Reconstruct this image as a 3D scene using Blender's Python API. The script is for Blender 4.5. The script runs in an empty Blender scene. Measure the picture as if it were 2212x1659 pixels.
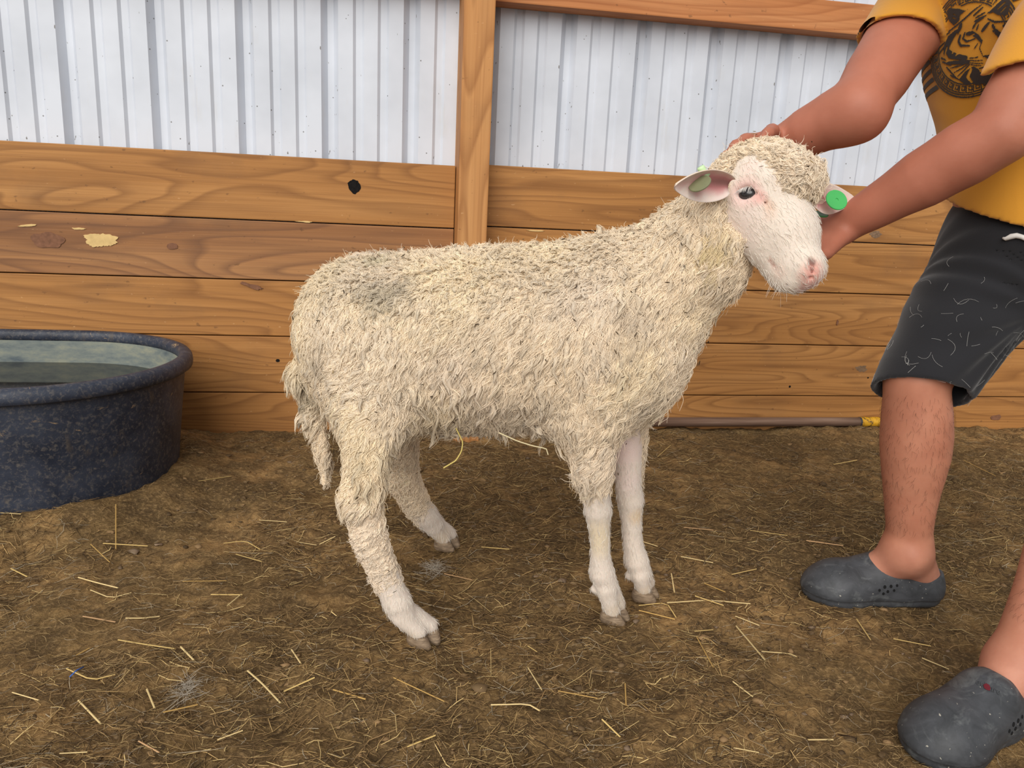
import bpy, math, numpy as np
from mathutils import Matrix, Vector
from mathutils.bvhtree import BVHTree

# ---------------------------------------------------------------- camera
scene = bpy.context.scene
COL = scene.collection
FPX, CX, CY, CAMH = 1661.0, 1106.0, 829.5, 0.75
_pi, _ro, _ya = np.radians([13.387, -2.80, 10.065])
FW = np.array([np.sin(_ya)*np.cos(_pi), np.cos(_ya)*np.cos(_pi), -np.sin(_pi)])
_R = np.array([np.cos(_ya), -np.sin(_ya), 0.0]); _D = np.cross(FW, _R)
RT = np.cos(_ro)*_R + np.sin(_ro)*_D
DN = -np.sin(_ro)*_R + np.cos(_ro)*_D
CAM = np.array([0, 0, CAMH])
cam_d = bpy.data.cameras.new('camera'); cam = bpy.data.objects.new('camera', cam_d)
COL.objects.link(cam)
cam_d.sensor_width = 36.0; cam_d.lens = FPX/2212*36.0; cam_d.clip_start = 0.05
cam.matrix_world = Matrix(((RT[0], -DN[0], -FW[0], 0), (RT[1], -DN[1], -FW[1], 0),
                           (RT[2], -DN[2], -FW[2], CAMH), (0, 0, 0, 1)))
scene.camera = cam

# ---------------------------------------------------------------- world, sun, exposure
w = bpy.data.worlds.new('daylight'); scene.world = w; w.use_nodes = True
bg = w.node_tree.nodes['Background']
bg.inputs['Color'].default_value = (0.98, 0.985, 1.0, 1); bg.inputs['Strength'].default_value = 0.52
sd = bpy.data.lights.new('soft_daylight', 'SUN'); so = bpy.data.objects.new('soft_daylight', sd)
COL.objects.link(so); sd.energy = 3.15; sd.angle = math.radians(56); sd.color = (1.0, 0.965, 0.91)
so.rotation_euler = Vector((0.36, 0.78, -0.52)).to_track_quat('-Z', 'Y').to_euler()
vs = scene.view_settings
vs.view_transform = 'Standard'; vs.look = 'None'; vs.gamma = 1.0; vs.use_curve_mapping = False
vs.exposure = 0.0

# ---------------------------------------------------------------- helpers
def ray(x, y): return FW + RT*((x-CX)/FPX) + DN*((y-CY)/FPX)
def P(x, y, Y):                       # the point at distance Y from the camera's plane along the barn
    r = ray(x, y); return r*(Y/r[1]) + CAM
def G(x, y, z=0.0):                   # the point on the ground
    r = ray(x, y); return r*((z-CAMH)/r[2]) + CAM
def depth(p): return float((np.asarray(p)-CAM) @ FW)
def S(x, y, Y, rpx):
    p = P(x, y, Y); return p, rpx*depth(p)/FPX
def CV(a, b, c): return RT*a + DN*b + FW*c      # a direction given as right / down / away
def nrm(v): v = np.asarray(v, float); return v/np.linalg.norm(v)
def lin(r, g, b):
    f = lambda c: (c/255/12.92) if c/255 <= 0.04045 else ((c/255+0.055)/1.055)**2.4
    return (f(r), f(g), f(b), 1.0)

def _hash(i, j, k, seed):
    h = (i*374761393 + j*668265263 + k*2147483647 + seed*974634777) & 0xffffffff
    h = ((h ^ (h >> 13))*1274126177) & 0xffffffff
    return ((h ^ (h >> 16)) & 0xffffff)/float(0xffffff)
def vnoise(p, scale, seed=0):
    q = np.asarray(p, float)*scale; i = np.floor(q).astype(np.int64); f = q-i; f = f*f*(3-2*f)
    o = 0
    for a in (0, 1):
        for b in (0, 1):
            for c in (0, 1):
                wgt = (f[..., 0] if a else 1-f[..., 0])*(f[..., 1] if b else 1-f[..., 1])*(f[..., 2] if c else 1-f[..., 2])
                o = o + wgt*_hash(i[..., 0]+a, i[..., 1]+b, i[..., 2]+c, seed)
    return o*2-1
def fbm(p, scale, seed=0, n=3):
    return sum(vnoise(p, scale*2**k, seed+k)*0.5**k for k in range(n))

def mesh_np(name, V, F, smooth=True):
    V = np.ascontiguousarray(V, np.float32); F = np.ascontiguousarray(F, np.int32)
    me = bpy.data.meshes.new(name); n = F.shape[1]
    me.vertices.add(len(V)); me.vertices.foreach_set('co', V.ravel())
    me.loops.add(F.size); me.loops.foreach_set('vertex_index', F.ravel())
    me.polygons.add(len(F)); me.polygons.foreach_set('loop_start', np.arange(len(F), dtype=np.int32)*n)
    me.polygons.foreach_set('loop_total', np.full(len(F), n, np.int32))
    me.update(calc_edges=True)
    me.polygons.foreach_set('use_smooth', np.full(len(F), smooth, bool))
    return me
def set_col(me, C, name='Col'):
    C = np.asarray(C, np.float32)
    if C.shape[1] == 3: C = np.hstack([C, np.ones((len(C), 1), np.float32)])
    a = me.color_attributes.new(name, 'FLOAT_COLOR', 'POINT'); a.data.foreach_set('color', C.ravel())
def set_uv(me, UV):
    idx = np.empty(len(me.loops), np.int32); me.loops.foreach_get('vertex_index', idx)
    l = me.uv_layers.new(name='UVMap'); l.data.foreach_set('uv', np.asarray(UV, np.float32)[idx].ravel())
def obj(name, me, mat=None, parent=None, **props):
    o = bpy.data.objects.new(name, me); COL.objects.link(o)
    if mat is not None and me is not None and not me.materials: me.materials.append(mat)
    if parent is not None: o.parent = parent
    for k, v in props.items(): o[k] = v
    return o
def empty(name, loc=(0, 0, 0), **props):
    o = bpy.data.objects.new(name, None); COL.objects.link(o); o.location = loc; o.empty_display_size = 0.1
    for k, v in props.items(): o[k] = v
    bpy.context.view_layer.update()
    return o
def child(name, me, mat, parent, **props):       # mesh given in world coordinates
    M = Matrix.Identity(4); q = parent
    while q is not None: M = q.matrix_basis @ M; q = q.parent
    me.transform(M.inverted())
    return obj(name, me, mat, parent, **props)

# signed-distance modelling: shapes blended in a grid, then skinned into one continuous surface
class Field:
    def __init__(s, lo, hi, res):
        s.lo = np.asarray(lo, float); s.res = res
        s.n = np.ceil((np.asarray(hi)-s.lo)/res).astype(int)+1
        s.f = np.full(s.n, 0.2, np.float32)
        s.ax = [s.lo[i]+np.arange(s.n[i])*res for i in range(3)]
    def box(s, lo, hi):
        a = np.clip(np.floor((np.asarray(lo)-s.lo)/s.res).astype(int), 0, s.n)
        b = np.clip(np.ceil((np.asarray(hi)-s.lo)/s.res).astype(int)+1, 0, s.n)
        sl = tuple(slice(int(a[i]), int(b[i])) for i in range(3))
        return sl, s.ax[0][sl[0]][:, None, None], s.ax[1][sl[1]][None, :, None], s.ax[2][sl[2]][None, None, :]
    def _mix(s, sl, d, k, op):
        f = s.f[sl]; d = d.astype(np.float32)
        if op == 'add':
            h = np.maximum(k-np.abs(f-d), 0)/k if k > 0 else 0
            s.f[sl] = np.minimum(f, d)-h*h*k/4
        else:
            d = -d; h = np.maximum(k-np.abs(f-d), 0)/k if k > 0 else 0
            s.f[sl] = np.maximum(f, d)+h*h*k/4
    def cone(s, a, ra, b, rb, k=0.03, op='add'):
        a = np.asarray(a, float); b = np.asarray(b, float); m = max(ra, rb)+k+0.03
        sl, X, Y, Z = s.box(np.minimum(a, b)-m, np.maximum(a, b)+m)
        ba = b-a; L = max(ba@ba, 1e-9)
        t = np.clip(((X-a[0])*ba[0]+(Y-a[1])*ba[1]+(Z-a[2])*ba[2])/L, 0, 1)
        d = np.sqrt((X-a[0]-ba[0]*t)**2+(Y-a[1]-ba[1]*t)**2+(Z-a[2]-ba[2]*t)**2)-(ra+(rb-ra)*t)
        s._mix(sl, d, k, op)
    def chain(s, pts, k=0.03):
        A = np.array([p for p, r in pts], float); rr = [r for p, r in pts]; m = max(rr)+k+0.03
        sl, X, Y, Z = s.box(A.min(0)-m, A.max(0)+m); D = None
        for a, b, ra, rb in zip(A[:-1], A[1:], rr[:-1], rr[1:]):
            ba = b-a; L = max(ba@ba, 1e-9)
            t = np.clip(((X-a[0])*ba[0]+(Y-a[1])*ba[1]+(Z-a[2])*ba[2])/L, 0, 1)
            d = np.sqrt((X-a[0]-ba[0]*t)**2+(Y-a[1]-ba[1]*t)**2+(Z-a[2]-ba[2]*t)**2)-(ra+(rb-ra)*t)
            if D is None: D = d
            else:
                kk = min(ra, k)*0.5; h = np.maximum(kk-np.abs(D-d), 0)/kk; D = np.minimum(D, d)-h*h*kk*0.06
        s._mix(sl, D, k, 'add')
    def ell(s, c, axes, r, k=0.03, op='add'):
        c = np.asarray(c, float); A = np.asarray(axes, float); r = np.asarray(r, float); m = r.max()+k+0.03
        sl, X, Y, Z = s.box(c-m, c+m)
        q = [((X-c[0])*A[i][0]+(Y-c[1])*A[i][1]+(Z-c[2])*A[i][2])/r[i] for i in range(3)]
        k0 = np.sqrt(q[0]**2+q[1]**2+q[2]**2)+1e-9
        k1 = np.sqrt((q[0]/r[0])**2+(q[1]/r[1])**2+(q[2]/r[2])**2)+1e-9
        s._mix(sl, k0*(k0-1)/k1, k, op)
    def mesh(s):
        f = s.f; neg = f < 0
        c = [neg[a:s.n[0]-1+a, b:s.n[1]-1+b, d:s.n[2]-1+d] for a in (0, 1) for b in (0, 1) for d in (0, 1)]
        al = c[0].copy(); an = c[0].copy()
        for q in c[1:]: al &= q; an |= q
        act = an & ~al; ids = np.argwhere(act)
        vid = np.full(act.shape, -1, np.int32); vid[act] = np.arange(len(ids))
        offs = np.array([(a, b, d) for a in (0, 1) for b in (0, 1) for d in (0, 1)])
        val = np.stack([f[ids[:, 0]+o[0], ids[:, 1]+o[1], ids[:, 2]+o[2]] for o in offs], 1)
        acc = np.zeros((len(ids), 3)); cnt = np.zeros(len(ids))
        for i in range(8):
            for j in range(i+1, 8):
                if np.abs(offs[i]-offs[j]).sum() != 1: continue
                m = (val[:, i] < 0) != (val[:, j] < 0)
                t = val[m, i]/(val[m, i]-val[m, j])
                acc[m] += offs[i]+(offs[j]-offs[i])*t[:, None]; cnt[m] += 1
        V = s.lo+(ids+acc/cnt[:, None])*s.res
        F = []
        for ax in range(3):
            u, v = (ax+1) % 3, (ax+2) % 3
            a0 = [slice(None)]*3; a1 = [slice(None)]*3
            a0[ax] = slice(0, s.n[ax]-1); a1[ax] = slice(1, s.n[ax])
            A = neg[tuple(a0)]; B = neg[tuple(a1)]
            e = np.argwhere(A != B); e = e[(e[:, u] > 0) & (e[:, v] > 0) & (e[:, u] < s.n[u]-1) & (e[:, v] < s.n[v]-1)]
            if not len(e): continue
            sg = A[tuple(e.T)]
            def at(du, dv):
                q = e.copy(); q[:, u] -= du; q[:, v] -= dv; return vid[tuple(q.T)]
            Q = np.stack([at(1, 1), at(0, 1), at(0, 0), at(1, 0)], 1)
            Q[~sg] = Q[~sg][:, ::-1]; F.append(Q)
        return V, np.concatenate(F)
def vert_normals(V, F):
    n = np.cross(V[F[:, 2]]-V[F[:, 0]], V[F[:, 3 if F.shape[1] == 4 else 1]]-V[F[:, 1 if F.shape[1] == 4 else 0]])
    N = np.zeros_like(V)
    for i in range(F.shape[1]): np.add.at(N, F[:, i], n)
    return N/np.maximum(np.linalg.norm(N, axis=1, keepdims=True), 1e-12)
def surf_sample(V, F, N, n, rng):
    q = V[F]; ar = np.linalg.norm(np.cross(q[:, 2]-q[:, 0], q[:, 3]-q[:, 1]), axis=1)
    c = np.cumsum(ar); i = np.searchsorted(c, rng.random(n)*c[-1])
    u, v = rng.random((2, n, 1)); f = F[i]
    bl = lambda X: X[f[:, 0]]*(1-u)*(1-v)+X[f[:, 1]]*u*(1-v)+X[f[:, 2]]*u*v+X[f[:, 3]]*(1-u)*v
    nn = bl(N); return bl(V), nn/np.linalg.norm(nn, axis=1, keepdims=True)

def strands(C, R, side, up=None, flat=1.0, sides=4):
    """tubes: C (n,m,3) centre lines, R (n,m) radii, side (n,3) sideways vectors -> V, F, UV"""
    n, m, _ = C.shape
    T = np.gradient(C, axis=1); T /= np.maximum(np.linalg.norm(T, axis=2, keepdims=True), 1e-9)
    s = side[:, None, :]-T*(side[:, None, :]*T).sum(2, keepdims=True)
    s /= np.maximum(np.linalg.norm(s, axis=2, keepdims=True), 1e-9); b = np.cross(T, s)
    a = np.arange(sides)/sides*2*np.pi
    V = C[:, :, None, :]+R[:, :, None, None]*(np.cos(a)[None, None, :, None]*s[:, :, None, :]+flat*np.sin(a)[None, None, :, None]*b[:, :, None, :])
    base = (np.arange(n)*m*sides)[:, None, None]; i = np.arange(m-1)[None, :, None]*sides; j = np.arange(sides)[None, None, :]
    j2 = (j+1) % sides
    F = np.stack([base+i+j, base+i+j2, base+i+sides+j2, base+i+sides+j], 3).reshape(-1, 4)
    UV = np.empty((n, m, sides, 2)); UV[..., 0] = np.abs(np.linspace(-1, 1, sides, endpoint=False))[None, None, :]+(np.arange(n)*3.7)[:, None, None]; UV[..., 1] = np.linspace(0, 1, m)[None, :, None]
    return V.reshape(-1, 3), F, UV.reshape(-1, 2)
def hair_obj(name, C, r0, r1, col, mat, parent, **props):
    """fine fibres as hair curves: C (n,m,3) world points, col (n,3)"""
    n, m, _ = C.shape; hc = bpy.data.hair_curves.new(name); hc.add_curves([m]*n)
    q = parent; M = Matrix.Identity(4)
    while q is not None: M = q.matrix_basis @ M; q = q.parent
    off = np.array(M.translation); hc.points.foreach_set('position', np.ascontiguousarray((C-off).reshape(-1, 3), np.float32).ravel())
    rad = hc.attributes.get('radius') or hc.attributes.new('radius', 'FLOAT', 'POINT')
    t = np.linspace(0, 1, m); rad.data.foreach_set('value', np.repeat((r0+(r1-r0)*t**1.5)[None], n, 0).astype(np.float32).ravel())
    a = hc.attributes.new('Col', 'FLOAT_COLOR', 'CURVE'); a.data.foreach_set('color', np.hstack([col, np.ones((n, 1))]).astype(np.float32).ravel())
    hc.materials.append(mat); o = bpy.data.objects.new(name, hc); COL.objects.link(o); o.parent = parent
    for k, v in props.items(): o[k] = v
    return o
def tube_mesh(name, pts, r, sides=8, caps=True):
    pts = np.asarray(pts, float); m = len(pts); r = np.broadcast_to(np.asarray(r, float), (m,))
    T = np.gradient(pts, axis=0); T /= np.linalg.norm(T, axis=1, keepdims=True)
    ref = np.array([0, 0, 1.0]) if abs(T[0, 2]) < 0.9 else np.array([1.0, 0, 0])
    s = ref-T*(T@ref)[:, None]; s /= np.linalg.norm(s, axis=1, keepdims=True); b = np.cross(T, s)
    a = np.arange(sides)/sides*2*np.pi
    V = (pts[:, None]+r[:, None, None]*(np.cos(a)[None, :, None]*s[:, None]+np.sin(a)[None, :, None]*b[:, None])).reshape(-1, 3)
    F = [[i*sides+j, i*sides+(j+1) % sides, (i+1)*sides+(j+1) % sides, (i+1)*sides+j] for i in range(m-1) for j in range(sides)]
    me = bpy.data.meshes.new(name)
    if caps: F += [list(range(sides))[::-1], [(m-1)*sides+j for j in range(sides)]]
    me.from_pydata(V.tolist(), [], F); me.polygons.foreach_set('use_smooth', [True]*len(me.polygons)); return me
def box_mesh(name, lo, hi, bev=0.0):
    x0, y0, z0 = lo; x1, y1, z1 = hi
    import bmesh
    bm = bmesh.new(); v = [bm.verts.new(c) for c in ((x0,y0,z0),(x1,y0,z0),(x1,y1,z0),(x0,y1,z0),(x0,y0,z1),(x1,y0,z1),(x1,y1,z1),(x0,y1,z1))]
    for f in ((0,3,2,1),(4,5,6,7),(0,1,5,4),(1,2,6,5),(2,3,7,6),(3,0,4,7)): bm.faces.new([v[i] for i in f])
    if bev: bmesh.ops.bevel(bm, geom=bm.edges[:], offset=bev, segments=2, affect='EDGES', profile=0.6)
    me = bpy.data.meshes.new(name); bm.to_mesh(me); bm.free(); return me

# ---------------------------------------------------------------- materials
class NT:
    def __init__(s, name, rough=0.8, spec=0.3):
        s.m = bpy.data.materials.new(name); s.m.use_nodes = True; s.t = s.m.node_tree; s.b = s.t.nodes['Principled BSDF']
        s.b.inputs['Roughness'].default_value = rough; s.b.inputs['Specular IOR Level'].default_value = spec
    def n(s, typ, **kw):
        nd = s.t.nodes.new(typ)
        for k, v in kw.items():
            if k in nd.bl_rna.properties: setattr(nd, k, v)
            else: nd.inputs[k.replace('_', ' ')].default_value = v
        return nd
    def l(s, a, b): s.t.links.new(a, b)
    def coords(s, scale=(1, 1, 1), kind='Object', rand=False):
        tc = s.n('ShaderNodeTexCoord'); out = tc.outputs[kind]
        if rand:
            oi = s.n('ShaderNodeObjectInfo'); mu = s.n('ShaderNodeMath', operation='MULTIPLY'); mu.inputs[1].default_value = 37.0
            s.l(oi.outputs['Random'], mu.inputs[0]); ad = s.n('ShaderNodeVectorMath', operation='ADD')
            s.l(out, ad.inputs[0]); s.l(mu.outputs[0], ad.inputs[1]); out = ad.outputs[0]
        mp = s.n('ShaderNodeMapping'); mp.inputs['Scale'].default_value = scale; s.l(out, mp.inputs[0]); return mp.outputs[0]
    def noise(s, vec, scale, detail=3, rough=0.55, dist=0.0):
        nd = s.n('ShaderNodeTexNoise'); nd.inputs['Scale'].default_value = scale; nd.inputs['Detail'].default_value = detail
        nd.inputs['Roughness'].default_value = rough; nd.inputs['Distortion'].default_value = dist; s.l(vec, nd.inputs['Vector']); return nd.outputs[0]
    def ramp(s, fac, stops):
        r = s.n('ShaderNodeValToRGB'); e = r.color_ramp.elements
        while len(e) < len(stops): e.new(0.5)
        for q, (p, c) in zip(e, stops): q.position = p; q.color = c if len(c) == 4 else (*c, 1)
        s.l(fac, r.inputs[0]); return r.outputs[0]
    def mix(s, fac, a, b, blend='MIX'):
        m = s.n('ShaderNodeMix', data_type='RGBA', blend_type=blend)
        for val, i in ((fac, 0), (a, 6), (b, 7)):
            if hasattr(val, 'is_linked'): s.l(val, m.inputs[i])
            else: m.inputs[i].default_value = val
        return m.outputs[2]
    def math(s, op, a, b=0.0, clamp=False):
        m = s.n('ShaderNodeMath', operation=op, use_clamp=clamp)
        for val, i in ((a, 0), (b, 1)):
            if hasattr(val, 'is_linked'): s.l(val, m.inputs[i])
            else: m.inputs[i].default_value = val
        return m.outputs[0]
    def color(s, c): s.l(c, s.b.inputs['Base Color']) if hasattr(c, 'is_linked') else setattr(s.b.inputs['Base Color'], 'default_value', c)
    def bump(s, h, strength=0.3, dist=0.01):
        b = s.n('ShaderNodeBump'); b.inputs['Strength'].default_value = strength; b.inputs['Distance'].default_value = dist
        s.l(h, b.inputs['Height']); s.l(b.outputs[0], s.b.inputs['Normal'])
    def attr(s, name='Col'):
        a = s.n('ShaderNodeAttribute', attribute_name=name); return a.outputs['Color']
BW = lambda v: (v, v, v, 1)

def wood_mat(name, cols, along='X', dirt=0.25, gscale=1.0):
    m = NT(name, 0.62, 0.25)
    L = {'X': ((0.5, 9, 9), (0.9, 34, 34), (2.0, 160, 160)), 'Z': ((9, 9, 0.5), (34, 34, 0.9), (160, 160, 2.0))}[along]
    big = m.noise(m.coords(L[0], rand=True), 1.3*gscale, 3, 0.5, 0.6)
    mid = m.noise(m.coords(L[1], rand=True), 1.2*gscale, 4, 0.6, 1.2)
    fine = m.noise(m.coords(L[2], rand=True), 1.0*gscale, 2, 0.6)
    c = m.ramp(big, [(0.28, cols[0]), (0.5, cols[1]), (0.72, cols[2])])
    # growth rings: bands of the slow noise, as plain-sawn boards show
    rg = m.math('MULTIPLY', m.noise(m.coords(tuple(v*(0.55 if v > 1 else 1.1) for v in L[0]), rand=True), 1.0, 2, 0.45, 0.25), 24.0)
    rg = m.math('FRACT', rg); rg = m.ramp(rg, [(0.0, BW(0.0)), (0.55, BW(0.25)), (0.86, BW(1.0)), (1.0, BW(0.0))])
    c = m.mix(m.math('MULTIPLY', rg, 0.58), c, cols[3])
    c = m.mix(m.math('MULTIPLY', m.ramp(mid, [(0.5, BW(0)), (0.68, BW(1))]), 0.32), c, cols[3])
    c = m.mix(m.math('MULTIPLY', m.ramp(fine, [(0.45, BW(0)), (0.7, BW(1))]), 0.22), c, cols[4])
    pl = m.coords((2.2, 2.2, 3.2), rand=True)
    d = m.ramp(m.noise(pl, 1.6, 5, 0.62), [(0.52, BW(0)), (0.72, BW(1))]); c = m.mix(m.math('MULTIPLY', d, dirt), c, lin(96, 74, 58))
    sp = m.ramp(m.noise(m.coords((30, 30, 46), rand=True), 1.4, 2, 0.5), [(0.70, BW(0)), (0.76, BW(1))]); c = m.mix(m.math('MULTIPLY', sp, 0.5), c, lin(92, 64, 42))
    sc = m.ramp(m.noise(m.coords((26, 26, 60), rand=True), 2.3, 2, 0.5), [(0.72, BW(0)), (0.78, BW(1))]); c = m.mix(m.math('MULTIPLY', sc, 0.45), c, lin(214, 172, 124))
    m.color(c); m.bump(m.math('ADD', m.math('MULTIPLY', mid, 0.6), fine), 0.25, 0.0025); return m.m
WOOD = wood_mat('pine_boards', [lin(160,110,60), lin(174,122,68), lin(188,136,80), lin(120,78,42), lin(140,95,54)])
WOODG = wood_mat('greyed_pine_board', [lin(146,100,62), lin(162,114,72), lin(178,130,84), lin(100,68,50), lin(128,88,60)], dirt=0.35)
WOODV = wood_mat('pine_post', [lin(176,122,70), lin(190,134,80), lin(198,146,92), lin(140,90,48), lin(150,100,58)], along='Z', dirt=0.12)
WOODR = wood_mat('pine_rail', [lin(174,112,66), lin(188,124,76), lin(198,138,90), lin(150,88,48), lin(152,98,60)], dirt=0.12)

def plain(name, col, rough=0.7, spec=0.3, var=0.12, vscale=30, bump=0.1, bd=0.002):
    m = NT(name, rough, spec); v = m.noise(m.coords(), vscale, 4, 0.6)
    m.color(m.mix(m.ramp(v, [(0.3, BW(0)), (0.7, BW(1))]), tuple(c*(1-var) for c in col[:3])+(1,), tuple(min(1, c*(1+var)) for c in col[:3])+(1,)))
    m.bump(v, bump, bd); return m.m
# ================================================================ the setting
rng = np.random.default_rng(7)
YW, YM, YPOST = 2.442, 2.500, 2.352
TC0, TC1, TR = np.array([-0.856, 2.038]), np.array([-1.45, 2.038]), 0.375     # tank: end centres, rim radius

def ground_h(x, y):
    p = np.stack([x, y, np.zeros_like(x)], -1)
    z = 0.010*fbm(p, 2.6, 3, 3) + 0.006*fbm(p, 14, 9, 3) + 0.0042*fbm(p, 60, 21, 2)
    t = np.clip((TC0[0]-x)/(TC0[0]-TC1[0]), 0, 1)
    d = np.hypot(x-(TC0[0]+(TC1[0]-TC0[0])*t), y-TC0[1])
    z += 0.040*np.exp(-((d-0.36)/0.09)**2)
    z += 0.016*np.exp(-((y-2.40)/0.10)**2)*(0.6+0.6*vnoise(p, 3, 5))
    return z - 0.004
def gh1(x, y): return float(ground_h(np.array([x]), np.array([y]))[0])

def floor():
    gx = np.concatenate([np.linspace(-3.2, -1.75, 12), np.arange(-1.7, 2.5, 0.0095), np.linspace(2.55, 4.2, 12)])
    gy = np.concatenate([np.linspace(-1.5, 0.38, 12), np.arange(0.42, 2.47, 0.0095), [2.50, 2.56]])
    X, Y = np.meshgrid(gx, gy, indexing='ij'); V = np.stack([X, Y, ground_h(X, Y)], -1).reshape(-1, 3)
    a, b = len(gx), len(gy); i, j = np.meshgrid(np.arange(a-1), np.arange(b-1), indexing='ij'); q = (i*b+j).ravel()
    me = mesh_np('floor', V, np.stack([q, q+b, q+b+1, q+1], 1))
    m = NT('trodden_bedding', 0.95, 0.1); co = m.coords()
    big = m.noise(co, 2.4, 4, 0.6, 0.4); mid = m.noise(co, 14, 5, 0.65); fine = m.noise(co, 120, 4, 0.7)
    c = m.ramp(big, [(0.36, lin(98, 78, 50)), (0.5, lin(128, 102, 66)), (0.66, lin(164, 129, 84))])
    c = m.mix(m.ramp(mid, [(0.42, BW(0.7)), (0.6, BW(0))]), c, lin(82, 66, 46))
    c = m.mix(m.ramp(fine, [(0.5, BW(0)), (0.75, BW(0.7))]), c, lin(178, 146, 102))
    c = m.mix(m.ramp(fine, [(0.28, BW(0.7)), (0.45, BW(0))]), c, lin(66, 52, 38))
    m.color(c); m.bump(m.math('ADD', m.math('MULTIPLY', mid, 1.5), fine), 0.7, 0.008)
    return obj('floor', me, m.m, kind='structure', label='trodden brown dirt and straw bedding over the pen floor')
FLOOR = floor()

WALL = empty('wall_back', (0.5, YW, 0), kind='structure', label='barn wall of pine boards below white ribbed metal')
def wall():
    PX0 = P(1003, 0, YPOST)[0]; PX1 = PX0+0.090
    ZL = [0.8475, 0.657, 0.479, 0.3055, 0.1255, -0.055]; ZR = [0.856, 0.668, 0.4925, 0.308, 0.1246, -0.055]
    planks = {}
    for Z, x0, x1 in ((ZL, -2.3, PX0-0.002), (ZR, PX1+0.002, 3.3)):
        for k in range(5):
            lo = np.array([x0, YW+0.0015*((k*7) % 3), Z[k+1]+0.0016]); hi = np.array([x1, YW+0.036, Z[k]-0.0016])
            c = np.array([x0, YW, (Z[k]+Z[k+1])/2])
            o = obj('plank', box_mesh('plank', lo-c, hi-c, 0.003), WOODG if (x0 < 0 and k == 1) else WOOD, WALL); o.location = c-np.array(WALL.location)
            planks[(x0 < 0, k)] = (o, c)
    o = obj('post', box_mesh('post', (0, 0, -0.05), (0.090, YM-YPOST, 2.3), 0.004), WOODV, WALL); o.location = np.array([PX0, YPOST, 0])-np.array(WALL.location)
    for x0, x1 in ((-2.3, PX0-0.002), (PX1+0.002, 3.3)):
        o = obj('rail', box_mesh('rail', (0, 0, 0), (x1-x0, 0.076, 0.092), 0.004), WOODR, WALL); o.location = np.array([x0, YM-0.080, 1.314 if x0 > 0 else 1.345])-np.array(WALL.location)
    # ribbed sheets, three ribs each, lapped over the next sheet's first rib
    m = NT('white_painted_steel', 0.38, 0.45); co = m.coords()
    b = m.noise(co, 3.0, 4, 0.6); c = m.ramp(b, [(0.35, lin(194, 199, 208)), (0.6, lin(208, 213, 222))])
    st = m.ramp(m.noise(m.coords((1, 1, 0.22)), 16, 4, 0.65), [(0.58, BW(0)), (0.8, BW(1))]); c = m.mix(m.math('MULTIPLY', st, 0.35), c, lin(190, 182, 168))
    sp = m.ramp(m.noise(m.coords((1, 1, 0.55)), 62, 2, 0.5), [(0.735, BW(0)), (0.765, BW(1))]); c = m.mix(m.math('MULTIPLY', sp, 0.85), c, lin(86, 76, 62))
    bl = m.ramp(m.noise(m.coords((1, 1, 0.7)), 17, 5, 0.7, 0.8), [(0.71, BW(0)), (0.77, BW(1))]); c = m.mix(m.math('MULTIPLY', bl, 0.55), c, lin(176, 152, 110))
    vo = m.n('ShaderNodeTexVoronoi'); m.l(co, vo.inputs['Vector']); vo.inputs['Scale'].default_value = 30
    dt = m.ramp(vo.outputs['Distance'], [(0.045, BW(1)), (0.075, BW(0))]); c = m.mix(m.math('MULTIPLY', dt, 0.8), c, lin(70, 64, 54))
    m.color(c); m.bump(b, 0.05, 0.003)
    pitch = 0.2405; prof = []
    def rib(x, w, sl, d): return [(x, 0), (x+sl, d), (x+w-sl*0.8, d), (x+w, 0)]
    for k in range(3):
        prof += rib(k*pitch, 0.050, 0.018, 0.023)+rib(k*pitch+0.0927, 0.033, 0.0085, 0.0075)+rib(k*pitch+0.165, 0.033, 0.0085, 0.0075)
    prof += rib(3*pitch, 0.050, 0.018, 0.023)+[(3*pitch+0.060, 0)]
    V = [(x, y, z) for x, y in prof for z in (0.10, 2.3)]; n = len(prof)
    V += [(x, y+0.0008, z) for x, y in prof for z in (0.10, 2.3)]
    F = [(2*i, 2*i+2, 2*i+3, 2*i+1) for i in range(n-1)]+[(2*n+2*i, 2*n+2*i+1, 2*n+2*i+3, 2*n+2*i+2) for i in range(n-1)]
    F += [(2*n-2, 4*n-2, 4*n-1, 2*n-1), (0, 1, 2*n+1, 2*n)]
    me = bpy.data.meshes.new('metal_sheet'); me.from_pydata(V, [], F)
    k = 0
    for s in range(-3, 5):
        o = obj('metal_sheet', me, m.m, WALL); o.location = np.array([0.063+pitch*(3*s-1), YM-0.0018*(s+4)/4.0, 0])-np.array(WALL.location)
    # knot hole, bare scar and chips on the left boards
    def patch(name, plank, cx, cy, rx, ry, mat, seed, y_off=-0.0006, jag=0.25, n=26, ang=0.0):
        o, c = planks[plank]; p = P(cx, cy, YW); r = np.random.default_rng(seed)
        k = np.linspace(0, 2*np.pi, n, endpoint=False)
        rad = 1+jag*np.array([vnoise(np.array([[math.cos(t)*1.6, math.sin(t)*1.6, seed*1.0]]), 1.3, seed)[0] for t in k])+jag*0.3*r.standard_normal(n)*0.5
        ca, sa = math.cos(ang), math.sin(ang); u = np.cos(k)*rx*rad; v = np.sin(k)*ry*rad
        f = np.stack([p[0]+u*ca-v*sa, np.full(n, YW+y_off), p[2]+u*sa+v*ca], 1); bk = f.copy(); bk[:, 1] = YW+0.02
        V = np.vstack([f, bk, [[p[0], YW+y_off, p[2]]]])-c; F = [[i, (i+1) % n, n+(i+1) % n, n+i] for i in range(n)]+[[2*n, (i+1) % n, i] for i in range(n)]
        me = bpy.data.meshes.new(name); me.from_pydata(V.tolist(), [], F); return obj(name, me, mat, o)
    halo = plain('knot_halo', lin(158, 112, 78), 0.8, 0.2, 0.2, 60)
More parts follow.
